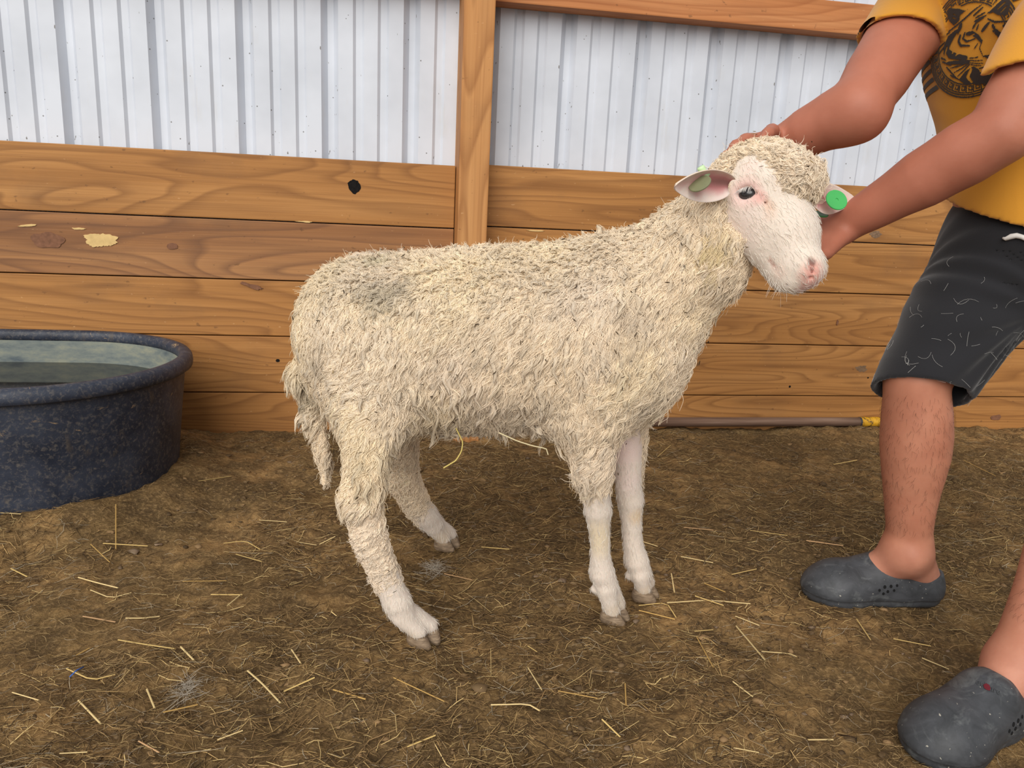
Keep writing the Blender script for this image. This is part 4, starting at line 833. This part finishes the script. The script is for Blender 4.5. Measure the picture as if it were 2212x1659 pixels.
def px(p, r): return r*depth(p)/FPX
def arm_chain(sh, el, wr, widths):
    pts = []
    for t, wd in widths:
        p = sh+(el-sh)*t if t <= 1 else el+(wr-el)*(t-1); pts.append((p, wd))
    return pts
def body():
    F = Field((0.45, 0.70, -0.01), (1.62, 1.62, 1.66), 0.0055)
    # torso, neck and head
    F.ell(PEL, np.eye(3), (0.13, 0.14, 0.11), 0.05); F.cone(PEL, 0.12, BEL, 0.118, 0.05); F.cone(BEL, 0.118, CHE, 0.128, 0.05)
    F.cone(RSH, 0.062, LSH, 0.062, 0.06); F.cone((RSH+LSH)/2, 0.075, CHE, 0.12, 0.05); F.cone((RSH+LSH)/2, 0.058, NCK, 0.054, 0.03)
    fd = nrm(np.array([-0.78, -0.5, -0.35])); hc = NCK+np.array([-0.075, -0.035, 0.085]); up = nrm(np.array([0, 0, 1.0])-fd*fd[2]); sd = np.cross(fd, up); A = (fd, sd, up)
    global HEADC; HEADC = (hc, fd, sd, up)
    F.ell(hc, A, (0.096, 0.076, 0.108), 0.02); F.ell(hc+fd*0.035-up*0.055, A, (0.055, 0.055, 0.06), 0.03)
    F.cone(hc+fd*0.090+up*0.012, 0.009, hc+fd*0.104-up*0.022, 0.0145, 0.012)
    for q in (-1, 1):
        F.ell(hc+fd*0.088+sd*0.032*q+up*0.018, A, (0.014, 0.017, 0.011), 0.01, 'sub'); F.ell(hc+fd*0.080+sd*0.032*q+up*0.017, A, (0.012, 0.013, 0.010), 0.004)
        F.ell(hc+sd*0.079*q-up*0.005, A, (0.022, 0.009, 0.032), 0.008)
    F.ell(hc+fd*0.088-up*0.050, A, (0.012, 0.024, 0.006), 0.008); F.ell(hc+fd*0.086-up*0.063, A, (0.012, 0.021, 0.007), 0.008)
    # arms
    F.chain(arm_chain(RSH, REL, RWR, [(0, 0.062), (0.35, 0.061), (0.75, 0.053), (1.0, 0.0455), (1.25, 0.046), (1.55, 0.041), (1.85, 0.032), (2.0, 0.029)]), 0.03)
    F.ell(REL+CV(0.1, 0.35, 0)*0.02, np.eye(3), (0.044, 0.044, 0.044), 0.03)
    F.chain(arm_chain(LSH, LEL, LWR, [(0, 0.064), (0.4, 0.060), (0.8, 0.054), (1.0, 0.048), (1.2, 0.050), (1.45, 0.0465), (1.75, 0.036), (2.0, 0.0295)]), 0.03)
    # hands: one over the poll, one under the jaw
    rt = P(1532, 345, 1.27); hand(F, RWR, rt-RWR, CV(-0.05, 0.75, -0.55), CV(-0.5, 0.3, -0.9), (0.25, 0.35, 0.3), 1.02)
    lt = P(1650, 596, 1.20); hand(F, LWR, lt-LWR, CV(-0.3, -0.6, -0.75), CV(-0.4, -0.8, 0.3), (0.22, 0.3, 0.3), 1.02)
    # legs and feet
    F.chain([(RHIP, 0.085), (RHIP+(RKN-RHIP)*0.5, 0.072), (RKN, 0.056), S(1980, 850, 1.245, 65), S(1980, 895, 1.247, 69), S(1979, 940, 1.25, 71), S(1977, 980, 1.252, 68.5), S(1973, 1020, 1.254, 62), S(1969, 1060, 1.256, 55), S(1966, 1100, 1.257, 49.5), S(1964, 1150, 1.26, 45), (RAN, 0.043)], 0.03)
    F.ell(RAN+np.array([-0.01, -0.036, -0.004]), np.eye(3), (0.014, 0.014, 0.016), 0.015)
    F.chain([(LHIP, 0.088), (LHIP+(LKN-LHIP)*0.5, 0.080), (LKN, 0.062), (LKN+(LAN-LKN)*0.2, 0.058), (LKN+(LAN-LKN)*0.4, 0.056), (LKN+(LAN-LKN)*0.75, 0.042), (LAN, 0.041)], 0.03)
    for an, toe, heel in ((RAN, RTOE, RHEEL), (LAN, LTOE, LHEEL)):
        d = nrm((toe-heel)*np.array([1, 1, 0])); F.cone(an, 0.041, heel+d*0.035+np.array([0, 0, 0.040]), 0.030, 0.02)
        F.cone(an+d*0.012-np.array([0, 0, 0.016]), 0.037, heel+d*0.140+np.array([0, 0, 0.046]), 0.028, 0.03); F.cone(heel+d*0.150+np.array([0, 0, 0.048]), 0.029, heel+d*0.225+np.array([0, 0, 0.036]), 0.020, 0.03)
    V, Q = F.mesh(); C = np.repeat(np.array([lin(188, 128, 102)[:3]]), len(V), 0)
    C *= (1+0.06*fbm(V, 20, 4, 3))[:, None]
    arm = np.clip((1.0-V[:, 0])/0.12, 0, 1)*np.clip((V[:, 2]-0.6)/0.1, 0, 1); red = np.array(lin(176, 108, 86)[:3]); C = C*(1-0.75*arm[:, None])+red*0.75*arm[:, None]
    foot = np.clip((0.14-V[:, 2])/0.08, 0, 1)[:, None]; C = C*(1-foot*0.7)+np.array(lin(204, 146, 124)[:3])*foot*0.7
    me = mesh_np('body', V, Q); set_col(me, C); child('body', me, SKIN.m, PERSON)
    N = vert_normals(V, Q); r = np.random.default_rng(8)
    # fine dark hair on the shins
    low = (V[:, 2] > 0.16) & (V[:, 2] < 0.44); n = 2200; p, nn = surf_sample(V, Q[low[Q[:, 0]]], N, n, r)
    d = np.array([0, 0, -1.0])-0.35*r.standard_normal((n, 3)); d -= nn*(d*nn).sum(1, keepdims=True); d = d/np.linalg.norm(d, axis=1, keepdims=True); t = np.linspace(0, 1, 4); L = r.uniform(0.006, 0.014, n)
    Cc = p[:, None]+d[:, None]*(t[None, :, None]*L[:, None, None])+nn[:, None]*(np.sin(t*2.2)[None, :, None]*0.0032)
    Vh, Fh, UV = strands(Cc, np.repeat([[0.00013, 0.00012, 0.0001, 0.00005]], n, 0), np.cross(d, nn), sides=3); child('leg_hair', mesh_np('leg_hair', Vh, Fh), plain('dark_hair', lin(84, 54, 40), 0.7), PERSON)
    # head hair
    Fh = Field(hc-0.16, hc+0.16, 0.006); Fh.ell(hc-fd*0.012+up*0.020, A, (0.098, 0.084, 0.104), 0.02); Fh.ell(hc+fd*0.075-up*0.04, A, (0.075, 0.1, 0.078), 0.02, 'sub'); Fh.ell(hc-fd*0.02-up*0.13, A, (0.1, 0.1, 0.07), 0.02, 'sub')
    Vh, Qh = Fh.mesh(); Vh = Vh+vert_normals(Vh, Qh)*(0.006*fbm(Vh, 60, 3, 2))[:, None]; child('hair', mesh_np('hair', Vh, Qh), plain('dark_hair_cap', lin(44, 32, 26), 0.6, 0.3, 0.3, 120, 0.5), PERSON)
body()

def knit(name, col, var=0.05):
    m = NT(name, 0.9, 0.12); co = m.coords(); a = m.noise(co, 6, 3, 0.5); f = m.noise(co, 520, 2, 0.6)
    dk = tuple(c*(1-2*var) for c in col[:3])+(1,); m.color(m.mix(m.ramp(a, [(0.3, BW(0)), (0.7, BW(1))]), dk, col)); m.bump(f, 0.25, 0.001); m.b.inputs['Sheen Weight'].default_value = 0.25; return m.m

def cut(F, c, n, rad, length=0.22):        # take away what lies beyond a plane, inside a capsule along its normal
    c = np.asarray(c); n = nrm(n); e = c+n*length; sl, X, Y, Z = F.box(np.minimum(c, e)-rad*1.1, np.maximum(c, e)+rad*1.1)
    pl = (X-c[0])*n[0]+(Y-c[1])*n[1]+(Z-c[2])*n[2]; t = np.clip(pl, 0, length); d = np.sqrt((X-c[0]-n[0]*t)**2+(Y-c[1]-n[1]*t)**2+(Z-c[2]-n[2]*t)**2)-rad
    F.f[sl] = np.maximum(F.f[sl], -np.maximum(-pl, d)).astype(np.float32)
def shell(F, th): F.f = np.maximum(F.f, -(F.f+th))

CHN = nrm(CV(-0.72, 0.10, -0.66))        # the way the chest faces
def shirt():
    F = Field((0.82, 0.82, 0.58), (1.50, 1.62, 1.42), 0.0042)
    F.ell(PEL, np.eye(3), (0.160, 0.170, 0.16), 0.05); F.cone(PEL+np.array([0, 0, 0.02]), 0.138, BEL, 0.134, 0.05); F.cone(BEL, 0.132, CHE, 0.142, 0.05); F.cone((RSH+LSH)/2, 0.092, CHE, 0.132, 0.05); F.cone(RSH, 0.070, LSH, 0.070, 0.06); F.cone((RSH+LSH)/2, 0.066, NCK, 0.060, 0.03)
    F2 = Field((0.82, 0.82, 0.58), (1.50, 1.62, 1.42), 0.0042)
    F2.chain([(RSH, 0.070), (RSH+(REL-RSH)*0.2, 0.069), (RSH+(REL-RSH)*0.85, 0.066)], 0.025); F2.chain([(LSH, 0.074), (LSH+(LEL-LSH)*0.3, 0.076), (LSH+(LEL-LSH)*0.95, 0.074)], 0.025)
    # cloth folds
    sl, X, Y, Z = F.box(F.lo, F.lo+F.n*F.res); G3 = np.stack(np.broadcast_arrays(X, Y, Z), -1)[::2, ::2, ::2]; ns = fbm(G3, 9, 12, 2); ns = np.repeat(np.repeat(np.repeat(ns, 2, 0), 2, 1), 2, 2)[:F.n[0], :F.n[1], :F.n[2]]
    F.f = (F.f+0.003*ns).astype(np.float32); F2.f = (F2.f+0.003*ns).astype(np.float32)
    shell(F, 0.0085); shell(F2, 0.0085)
    ra, la = nrm(REL-RSH), nrm(LEL-LSH); re = P(1935, 74, 1.30); le = P(2200, 174, 1.10)
    cut(F2, re, nrm(CV(-0.25, 0.97, -0.10)), 0.16); cut(F2, le, nrm(CV(-0.17, 0.98, -0.05)), 0.16)
    h1, h2 = P(2104, 458, 1.23), P(2212, 508, 1.10); hz = np.cross(h2-h1, (0, 0, 1.0)); hn = nrm(np.cross(h2-h1, hz)); hn = hn if hn[2] < 0 else -hn
    hp = PEL-hn*((PEL-h1)@hn); cut(F, hp, hn, 0.30)
    TV, TQ = F.mesh(); F.f = np.minimum(F.f, F2.f)
    cut(F, NCK, nrm(NCK-(RSH+LSH)/2), 0.11)
    V, Q = F.mesh()
    # loosen the blocky edges that the cut leaves
    me = mesh_np('shirt', V, Q); m = knit('mustard_knit', lin(214, 150, 52), 0.05); o = child('shirt', me, m, PERSON, label='mustard yellow T-shirt with a black tiger medallion')
    sm = o.modifiers.new('smooth', 'SMOOTH'); sm.factor = 0.5; sm.iterations = 3
    # ---- the print: medallion with key border, tiger face and bars, laid on the cloth
    tree = BVHTree.FromPolygons([Vector(v) for v in TV], TQ.tolist())
    cu = nrm(CV(0.04, -1.0, 0.02)-CHN*(CV(0.04, -1.0, 0.02)@CHN)); cr = np.cross(cu, CHN)
    if cr @ RT < 0: cr = -cr
    hit = tree.ray_cast(Vector(CAM), Vector(nrm(ray(2096, 98))))[0]; ctr = np.array(hit) if hit else CHE
    R0 = 0.078; step = 0.0009; gx = np.arange(-1.95, 1.95, step/R0); gy = np.arange(-1.06, 1.06, step/R0); X, Y = np.meshgrid(gx, gy, indexing='ij'); M = np.zeros(X.shape, bool)
    rad = np.hypot(X, Y); th = np.arctan2(Y, X)
    def c2(p): return np.array([((a-1110)/460, (760-b)/760) for a, b in p])
    def poly(p, val=True):
        p = c2(p); ins = np.zeros(X.shape, bool); j = len(p)-1
        for i in range(len(p)):
            xi, yi = p[i]; xj, yj = p[j]; c = ((yi > Y) != (yj > Y)) & (X < (xj-xi)*(Y-yi)/((yj-yi)+1e-12)+xi); ins ^= c; j = i
        M[ins] = val
    def line(p, wd, val=True, taper=True):
        p = c2(p); seg = list(zip(p[:-1], p[1:])); n = len(seg)
        for i, (a, b) in enumerate(seg):
            ba = b-a; t = np.clip(((X-a[0])*ba[0]+(Y-a[1])*ba[1])/(ba@ba+1e-12), 0, 1); d = np.hypot(X-a[0]-ba[0]*t, Y-a[1]-ba[1]*t); u = (i+t)/n
            M[d < wd/920*(np.clip(1.25-1.1*np.abs(u-0.42), 0.25, 1) if taper else 1)] = val
    for yb in (0.72, 0.50, 0.28, 0.07, -0.13, -0.33, -0.53):
        M |= (np.abs(Y-yb) < 0.047) & (np.abs(X) < 1.9) & (rad > 1.0)
    M[rad < 1.03] = False
    M |= ((rad > 0.97) & (rad < 1.0)) | ((rad > 0.925) & (rad < 0.95)) | ((rad > 0.725) & (rad < 0.75))
    # key border
    nk = 34; u = (th/(2*np.pi)*nk) % 1.0; v = np.clip((rad-0.765)/0.145, -1, 2); ring = (v > 0) & (v < 1)
    key = ((v > 0.84) & (u > 0.05)) | ((u > 0.05) & (u < 0.20) & (v > 0.0)) | ((v < 0.15) & (u < 0.2)) | ((v < 0.15) & (u > 0.36)) | ((u > 0.82) & (v < 0.66)) | ((v > 0.50) & (v < 0.66) & (u > 0.42) & (u < 0.97)) | ((u > 0.42) & (u < 0.56) & (v > 0.28) & (v < 0.66))
    M |= ring & key
    # tiger
    poly([(945,170),(990,150),(1040,190),(1100,240),(1150,290),(1100,300),(1060,320),(1050,380),(985,410),(950,330),(938,250)]); line([(1000,165),(1070,210),(1140,300)], 22, False); line([(1000,260),(1030,300)], 8, False); line([(985,300),(1020,345)], 8, False)
    poly([(1495,265),(1420,340),(1330,420),(1300,450),(1360,455),(1400,520),(1480,560),(1510,420)]); line([(1470,290),(1400,350),(1320,425)], 20, False); line([(1470,380),(1400,440)], 9, False); line([(1480,440),(1420,500)], 9, False)
    line([(920,455),(1010,430),(1100,390),(1200,330),(1270,300)], 14); line([(1030,500),(1060,440)], 34); line([(1190,400),(1280,340)], 16); line([(1205,440),(1290,420)], 14); line([(1190,480),(1300,460)], 16); line([(1240,640),(1310,570)], 26)
    line([(1160,560),(1200,500),(1270,480)], 16); line([(1190,600),(1220,540)], 12)
    line([(1000,520),(920,560),(875,640),(865,720),(905,790),(960,850),(1050,920)], 64); line([(1000,545),(960,600),(955,680),(930,780)], 24, False); line([(880,650),(850,740),(880,840)], 18, False); line([(960,830),(1010,810),(1040,850)], 16, False)
    line([(1030,580),(1005,650),(1020,720),(1100,770)], 22); line([(1080,570),(1050,640),(1085,700),(1160,700)], 16); line([(1100,600),(1150,620),(1190,690),(1215,770)], 34); line([(1130,640),(1160,640)], 14, False); line([(1180,780),(1140,840)], 10)
    line([(1350,690),(1380,760),(1400,860),(1440,980)], 32); line([(1430,680),(1475,780),(1460,900)], 28); line([(1515,740),(1530,870)], 30); line([(1310,520),(1360,590),(1470,640)], 16); line([(1340,620),(1350,690)], 22)
    line([(1225,760),(1190,850),(1210,985)], 8); line([(1330,690),(1390,850),(1420,975)], 8); line([(1215,980),(1290,1002),(1390,995)], 12); line([(1230,990),(1265,1045),(1300,1070),(1350,1045),(1395,1000)], 14); line([(1300,1070),(1300,1112)], 9); line([(1160,1130),(1230,1132),(1300,1106),(1370,1145)], 10)
    for a, b, wd in (((1075,985),(865,890),34), ((1075,1000),(890,985),14), ((1075,1015),(920,1070),12), ((1080,1030),(950,1140),12), ((1085,940),(1165,965),9), ((1085,975),(1200,1030),9), ((1085,1010),(1200,1075),8), ((1080,1030),(1180,1100),8)): line([a, ((a[0]+b[0])/2, (a[1]+b[1])/2+8), b], wd)
    poly([(955,1200),(1030,1110),(1110,1075),(1150,1130),(1165,1190),(1200,1250),(1300,1260),(1290,1330),(1200,1375),(1100,1335),(1010,1290)]); line([(1085,1110),(1045,1200),(1075,1290)], 30, False); line([(1180,1210),(1200,1250)], 8, False); line([(1230,1210),(1240,1260)], 8, False)
    for a, b in (((770,610),(860,570)), ((780,690),(860,620)), ((800,500),(930,470)), ((800,770),(850,840)), ((810,840),(900,950)), ((850,950),(930,1150)), ((880,1090),(960,1200))): line([a, b], 14)
    idx = np.full((len(gx)+1, len(gy)+1), -1, int); pts = []; Fq = []; inv = np.vstack([cr, cu])
    need = np.zeros(idx.shape, bool); need[:-1, :-1] |= M; need[1:, :-1] |= M; need[:-1, 1:] |= M; need[1:, 1:] |= M
    for i, j in np.argwhere(need):
        a, b = gx[0]+i*step/R0, gy[0]+j*step/R0; o3 = ctr+(cr*a+cu*b)*R0+CHN*0.12; h = tree.ray_cast(Vector(o3), Vector(-CHN), 0.30)
        if h[0] is None or h[1].dot(Vector(CHN)) < 0.15: continue
        idx[i, j] = len(pts); pts.append(np.array(h[0])+np.array(CHN)*0.0022)
    for i, j in np.argwhere(M):
        q = (idx[i, j], idx[i+1, j], idx[i+1, j+1], idx[i, j+1])
        if min(q) >= 0 and max(np.linalg.norm(pts[q[0]]-pts[k]) for k in q[1:]) < 0.008: Fq.append(q)
    if Fq: child('chest_print', mesh_np('chest_print', np.array(pts), np.array(Fq)), knit('black_print', lin(58, 50, 46), 0.03), o, label='black tiger head in a key border medallion with bars at its sides')
shirt()

def shorts():
    F = Field((0.80, 0.80, 0.30), (1.55, 1.55, 0.88), 0.0045)
    F.ell(PEL-np.array([0, 0, 0.01]), np.eye(3), (0.148, 0.158, 0.15), 0.05)
    k2 = RKN+(RKN-RHIP)*0.35; F.chain([(RHIP, 0.108), (RHIP+(RKN-RHIP)*0.5, 0.098), (RKN+np.array([0.022, 0, 0]), 0.083), (k2+np.array([0.050, 0, 0]), 0.083)], 0.06)
    l2 = LKN+(LKN-LHIP)*0.35; F.chain([(LHIP, 0.110), (LHIP+(LKN-LHIP)*0.5, 0.100), (LKN, 0.092), (l2, 0.090)], 0.06)
    sl, X, Y, Z = F.box(F.lo, F.lo+F.n*F.res); X, Y, Z = np.broadcast_arrays(X, Y, Z)
    cr = P(2230, 680, 1.17); rr = np.sqrt((X-cr[0])**2+(Y-cr[1])**2+(Z-cr[2])**2); an = np.arctan2(Z-cr[2], X-cr[0]+0.4*(Y-cr[1]))
    fold = 0.0032*np.sin(an*17+3*np.sin(an*3))*np.exp(-((rr-0.12)/0.09)**2); F.f = (F.f+fold).astype(np.float32)
    shell(F, 0.009)
    cut(F, P(1985, 848, 1.24), nrm(CV(-0.26, 0.93, -0.24)), 0.19); cut(F, LKN+np.array([0, 0, 0.02]), nrm(LKN-LHIP), 0.19)
    cut(F, PEL+np.array([0, 0, 0.112]), (0, 0, 1), 0.3)
    V, Q = F.mesh(); me = mesh_np('shorts', V, Q); o = child('shorts', me, knit('black_jersey', lin(40, 40, 43), 0.06), PERSON, label='black knee-length jersey shorts flecked with white hairs')
    sm = o.modifiers.new('smooth', 'SMOOTH'); sm.factor = 0.5; sm.iterations = 3
    N = vert_normals(V, Q); r = np.random.default_rng(4); n = 240
    # hairs and fluff stuck to the cloth, and the drawstring knot
    t0 = (RKN+RHIP)/2; near = np.linalg.norm(V-(RKN*0.75+RHIP*0.25), axis=1) < 0.16; p, nn = surf_sample(V, Q[near[Q[:, 0]]], N, n, r)
    d = r.standard_normal((n, 3)); d -= nn*(d*nn).sum(1, keepdims=True); d /= np.linalg.norm(d, axis=1, keepdims=True); b = np.cross(d, nn); t = np.linspace(-0.5, 0.5, 7); L = r.uniform(0.006, 0.034, n)
    C = p[:, None]+d[:, None]*(t[None, :, None]*L[:, None, None])+b[:, None]*((t*t)[None, :, None]*(L*r.normal(0, 0.9, n))[:, None, None])+nn[:, None]*0.0012
    Vh, Fh, UV = strands(C, np.full((n, 7), 0.00017), b, sides=3); child('stuck_hairs', mesh_np('stuck_hairs', Vh, Fh), plain('white_fluff', lin(206, 204, 200), 0.8), o, kind='stuff')
    q = [P(2168, 513, 1.06), P(2176, 511, 1.058), P(2190, 509, 1.056), P(2204, 511, 1.055), P(2216, 516, 1.055)]
    q = []; tree = BVHTree.FromPolygons([Vector(v) for v in V], Q.tolist())
    for a, b2 in ((2166, 514), (2172, 516), (2184, 511), (2196, 509), (2208, 512), (2222, 518)):
        h = tree.ray_cast(Vector(CAM), Vector(nrm(ray(a, b2))))[0]; q.append(np.array(h)-nrm(ray(a, b2))*0.004 if h else P(a, b2, 1.08))
    child('drawstring', tube_mesh('drawstring', q, [0.0018, 0.0034, 0.0048, 0.0046, 0.004, 0.004], 8), plain('white_cord', lin(216, 212, 206), 0.8), o, label='white drawstring end')
shorts()

# ---------------------------------------------------------------- clogs
def clog_mesh():
    """toe along +x, sole at z = 0, heel at x = 0, length 0.285"""
    F = Field((-0.03, -0.075, -0.012), (0.315, 0.075, 0.135), 0.0027); E = np.eye(3)
    F.cone((0.042, 0, 0.034), 0.040, (0.10, 0.0, 0.036), 0.041, 0.03); F.cone((0.10, 0, 0.036), 0.044, (0.215, 0.004, 0.034), 0.050, 0.03)
    F.ell((0.222, 0.006, 0.030), E, (0.062, 0.053, 0.036), 0.03); F.cone((0.130, 0.002, 0.062), 0.038, (0.20, 0.004, 0.036), 0.036, 0.03); F.cone((0.035, 0, 0.045), 0.036, (0.038, 0, 0.062), 0.035, 0.02); F.cone((0.125, 0, 0.07), 0.036, (0.15, 0, 0.055), 0.038, 0.02)
    sl, X, Y, Z = F.box(F.lo, F.lo+F.n*F.res)
    g = lambda c, w: np.exp(-((Z-c)/w)**2)
    F.f = (F.f-0.0022*g(0.010, 0.007)-0.0014*g(0.026, 0.0018)-0.0012*g(0.032, 0.0016)+0.0012*g(0.022, 0.002)).astype(np.float32)
    F.f = np.maximum(F.f, -Z+0.002*0+0*X+0*Y-0.0).astype(np.float32)
    F.f = np.maximum(F.f, -(Z-0.011*np.exp(-((X-0.092)/0.035)**2))).astype(np.float32)          # arch under the waist of the sole
    inner = np.maximum(F.f+0.0075, -(Z-0.016)); inside = inner
    rim = 0.070+0.040*np.clip((X-0.05)/0.07, 0, 1)**1.3+0.008*np.clip((0.04-X)/0.05, 0, 1)           # top line of the opening
    open_ = np.maximum(np.maximum(X-0.118-0.35*(Z-0.07), -(Z-rim)), -1.0+0*Y)
    F.f = np.maximum(F.f, -np.maximum(inside, X-0.150)).astype(np.float32); F.f = np.maximum(F.f, -open_).astype(np.float32)
    return F.mesh()
def clogs():
    m = NT('grey_foam_rubber', 0.55, 0.4); co = m.coords(); a = m.noise(co, 24, 5, 0.65, 0.6); b = m.noise(m.coords((1, 1, 1.8)), 16, 5, 0.7, 0.8); s = m.noise(co, 190, 2, 0.5)
    c = m.ramp(a, [(0.35, lin(50, 52, 55)), (0.65, lin(72, 74, 78))]); c = m.mix(m.ramp(b, [(0.56, BW(0)), (0.76, BW(0.6))]), c, lin(124, 127, 126))
    c = m.mix(m.ramp(s, [(0.72, BW(0)), (0.76, BW(0.7))]), c, lin(190, 184, 168)); m.color(c); m.bump(a, 0.1, 0.002)
    V, Q = clog_mesh(); hole = plain('vent_hole', lin(18, 18, 19), 0.9)
    for toe, heel, mir, lab in ((RTOE, RHEEL, 1, 'dusty grey clog on the far foot, side on'), (LTOE, LHEEL, -1, 'grey clog on the near foot at the frame edge')):
        d = nrm((toe-heel)*np.array([1, 1, 0])); y = np.cross((0, 0, 1.0), d)*mir; g = min(gh1(*heel[:2]), gh1(*toe[:2]))-0.001
        T = lambda p: heel+np.outer(p[:, 0], d)+np.outer(p[:, 1], y)+np.outer(p[:, 2]+g, (0, 0, 1.0))
        W = T(V); me = mesh_np('clog', W, Q if mir > 0 else Q[:, ::-1]); o = child('clog', me, m.m, PERSON, label=lab); sm = o.modifiers.new('smooth', 'SMOOTH'); sm.factor = 0.5; sm.iterations = 2
        tree = BVHTree.FromPolygons([Vector(v) for v in W], Q.tolist())
        for sy in (-1, 1):
            for x, z, r in ((0.128, 0.058, 0.0034), (0.140, 0.056, 0.0036), (0.150, 0.049, 0.003), (0.133, 0.047, 0.0032), (0.121, 0.050, 0.0028), (0.116, 0.060, 0.0028), (0.141, 0.042, 0.003)):
                o3 = T(np.array([[x, 0.12*sy, z]]))[0]; dr = Vector(-y*sy); h = tree.ray_cast(Vector(o3), dr)
                if h[0] is None: continue
                nn = np.array(h[1]); a1 = nrm(np.cross(nn, d+0.01)); b1 = np.cross(nn, a1); k = np.linspace(0, 2*np.pi, 12, endpoint=False); c0 = np.array(h[0]); sg = 1 if nn @ np.array(-dr) > 0 else -1
                ring = c0+sg*nn*0.0009+r*(np.cos(k)[:, None]*a1+np.sin(k)[:, None]*b1*0.8); VV = np.vstack([ring, ring-sg*nn*0.003]); hm = bpy.data.meshes.new('vent_hole'); hm.from_pydata(VV.tolist(), [], [list(range(12)), list(range(23, 11, -1))]+[[i, 12+i, 12+(i+1) % 12, (i+1) % 12] for i in range(12)])
                child('vent_hole', hm, hole, o)
        if mir < 0:
            # raised lettering and a red smear on the instep
            cu = bpy.data.curves.new('lettering', 'FONT'); cu.body = 'evDare'; cu.size = 0.014; cu.extrude = 0.0006; cu.align_x = 'CENTER'; to = bpy.data.objects.new('t', cu); COL.objects.link(to); bpy.context.view_layer.update()
            lm = bpy.data.meshes.new_from_object(to.evaluated_get(bpy.context.evaluated_depsgraph_get())); bpy.data.objects.remove(to)
            cc = np.empty(len(lm.vertices)*3); lm.vertices.foreach_get('co', cc); cc = cc.reshape(-1, 3)
            ok = []
            for p in cc:
                a, b = 2134+p[0]*1500*0.86+p[1]*300, 1489+p[0]*1500*0.40-p[1]*1250; rd = nrm(ray(a, b)); h = tree.ray_cast(Vector(CAM), Vector(rd))[0]; ok.append((np.array(h)-rd*(0.0004+p[2]+0.0006)) if h else G(a, b, 0.1))
            lm.vertices.foreach_set('co', np.array(ok).ravel()); lm.update(); lm.materials.clear(); child('lettering', lm, m.m, o, label='raised lettering on the instep')
            sp = [(2124, 1479), (2130, 1476), (2137, 1479), (2140, 1487), (2138, 1492), (2131, 1490), (2126, 1486)]; VV = []
            for a, b in sp:
                rd = nrm(ray(a, b)); h = tree.ray_cast(Vector(CAM), Vector(rd))[0]; VV.append(np.array(h)-rd*0.0022 if h else G(a, b, 0.1))
            n = len(VV); VV = VV+[v+ray(2130, 1484)*0.002 for v in VV]; hm = bpy.data.meshes.new('red_mark'); hm.from_pydata([list(v) for v in VV], [], [list(range(n)), list(range(2*n-1, n-1, -1))]+[[i, n+i, n+(i+1) % n, (i+1) % n] for i in range(n)]); child('red_mark', hm, plain('dark_red', lin(96, 24, 34), 0.5), o)
clogs()
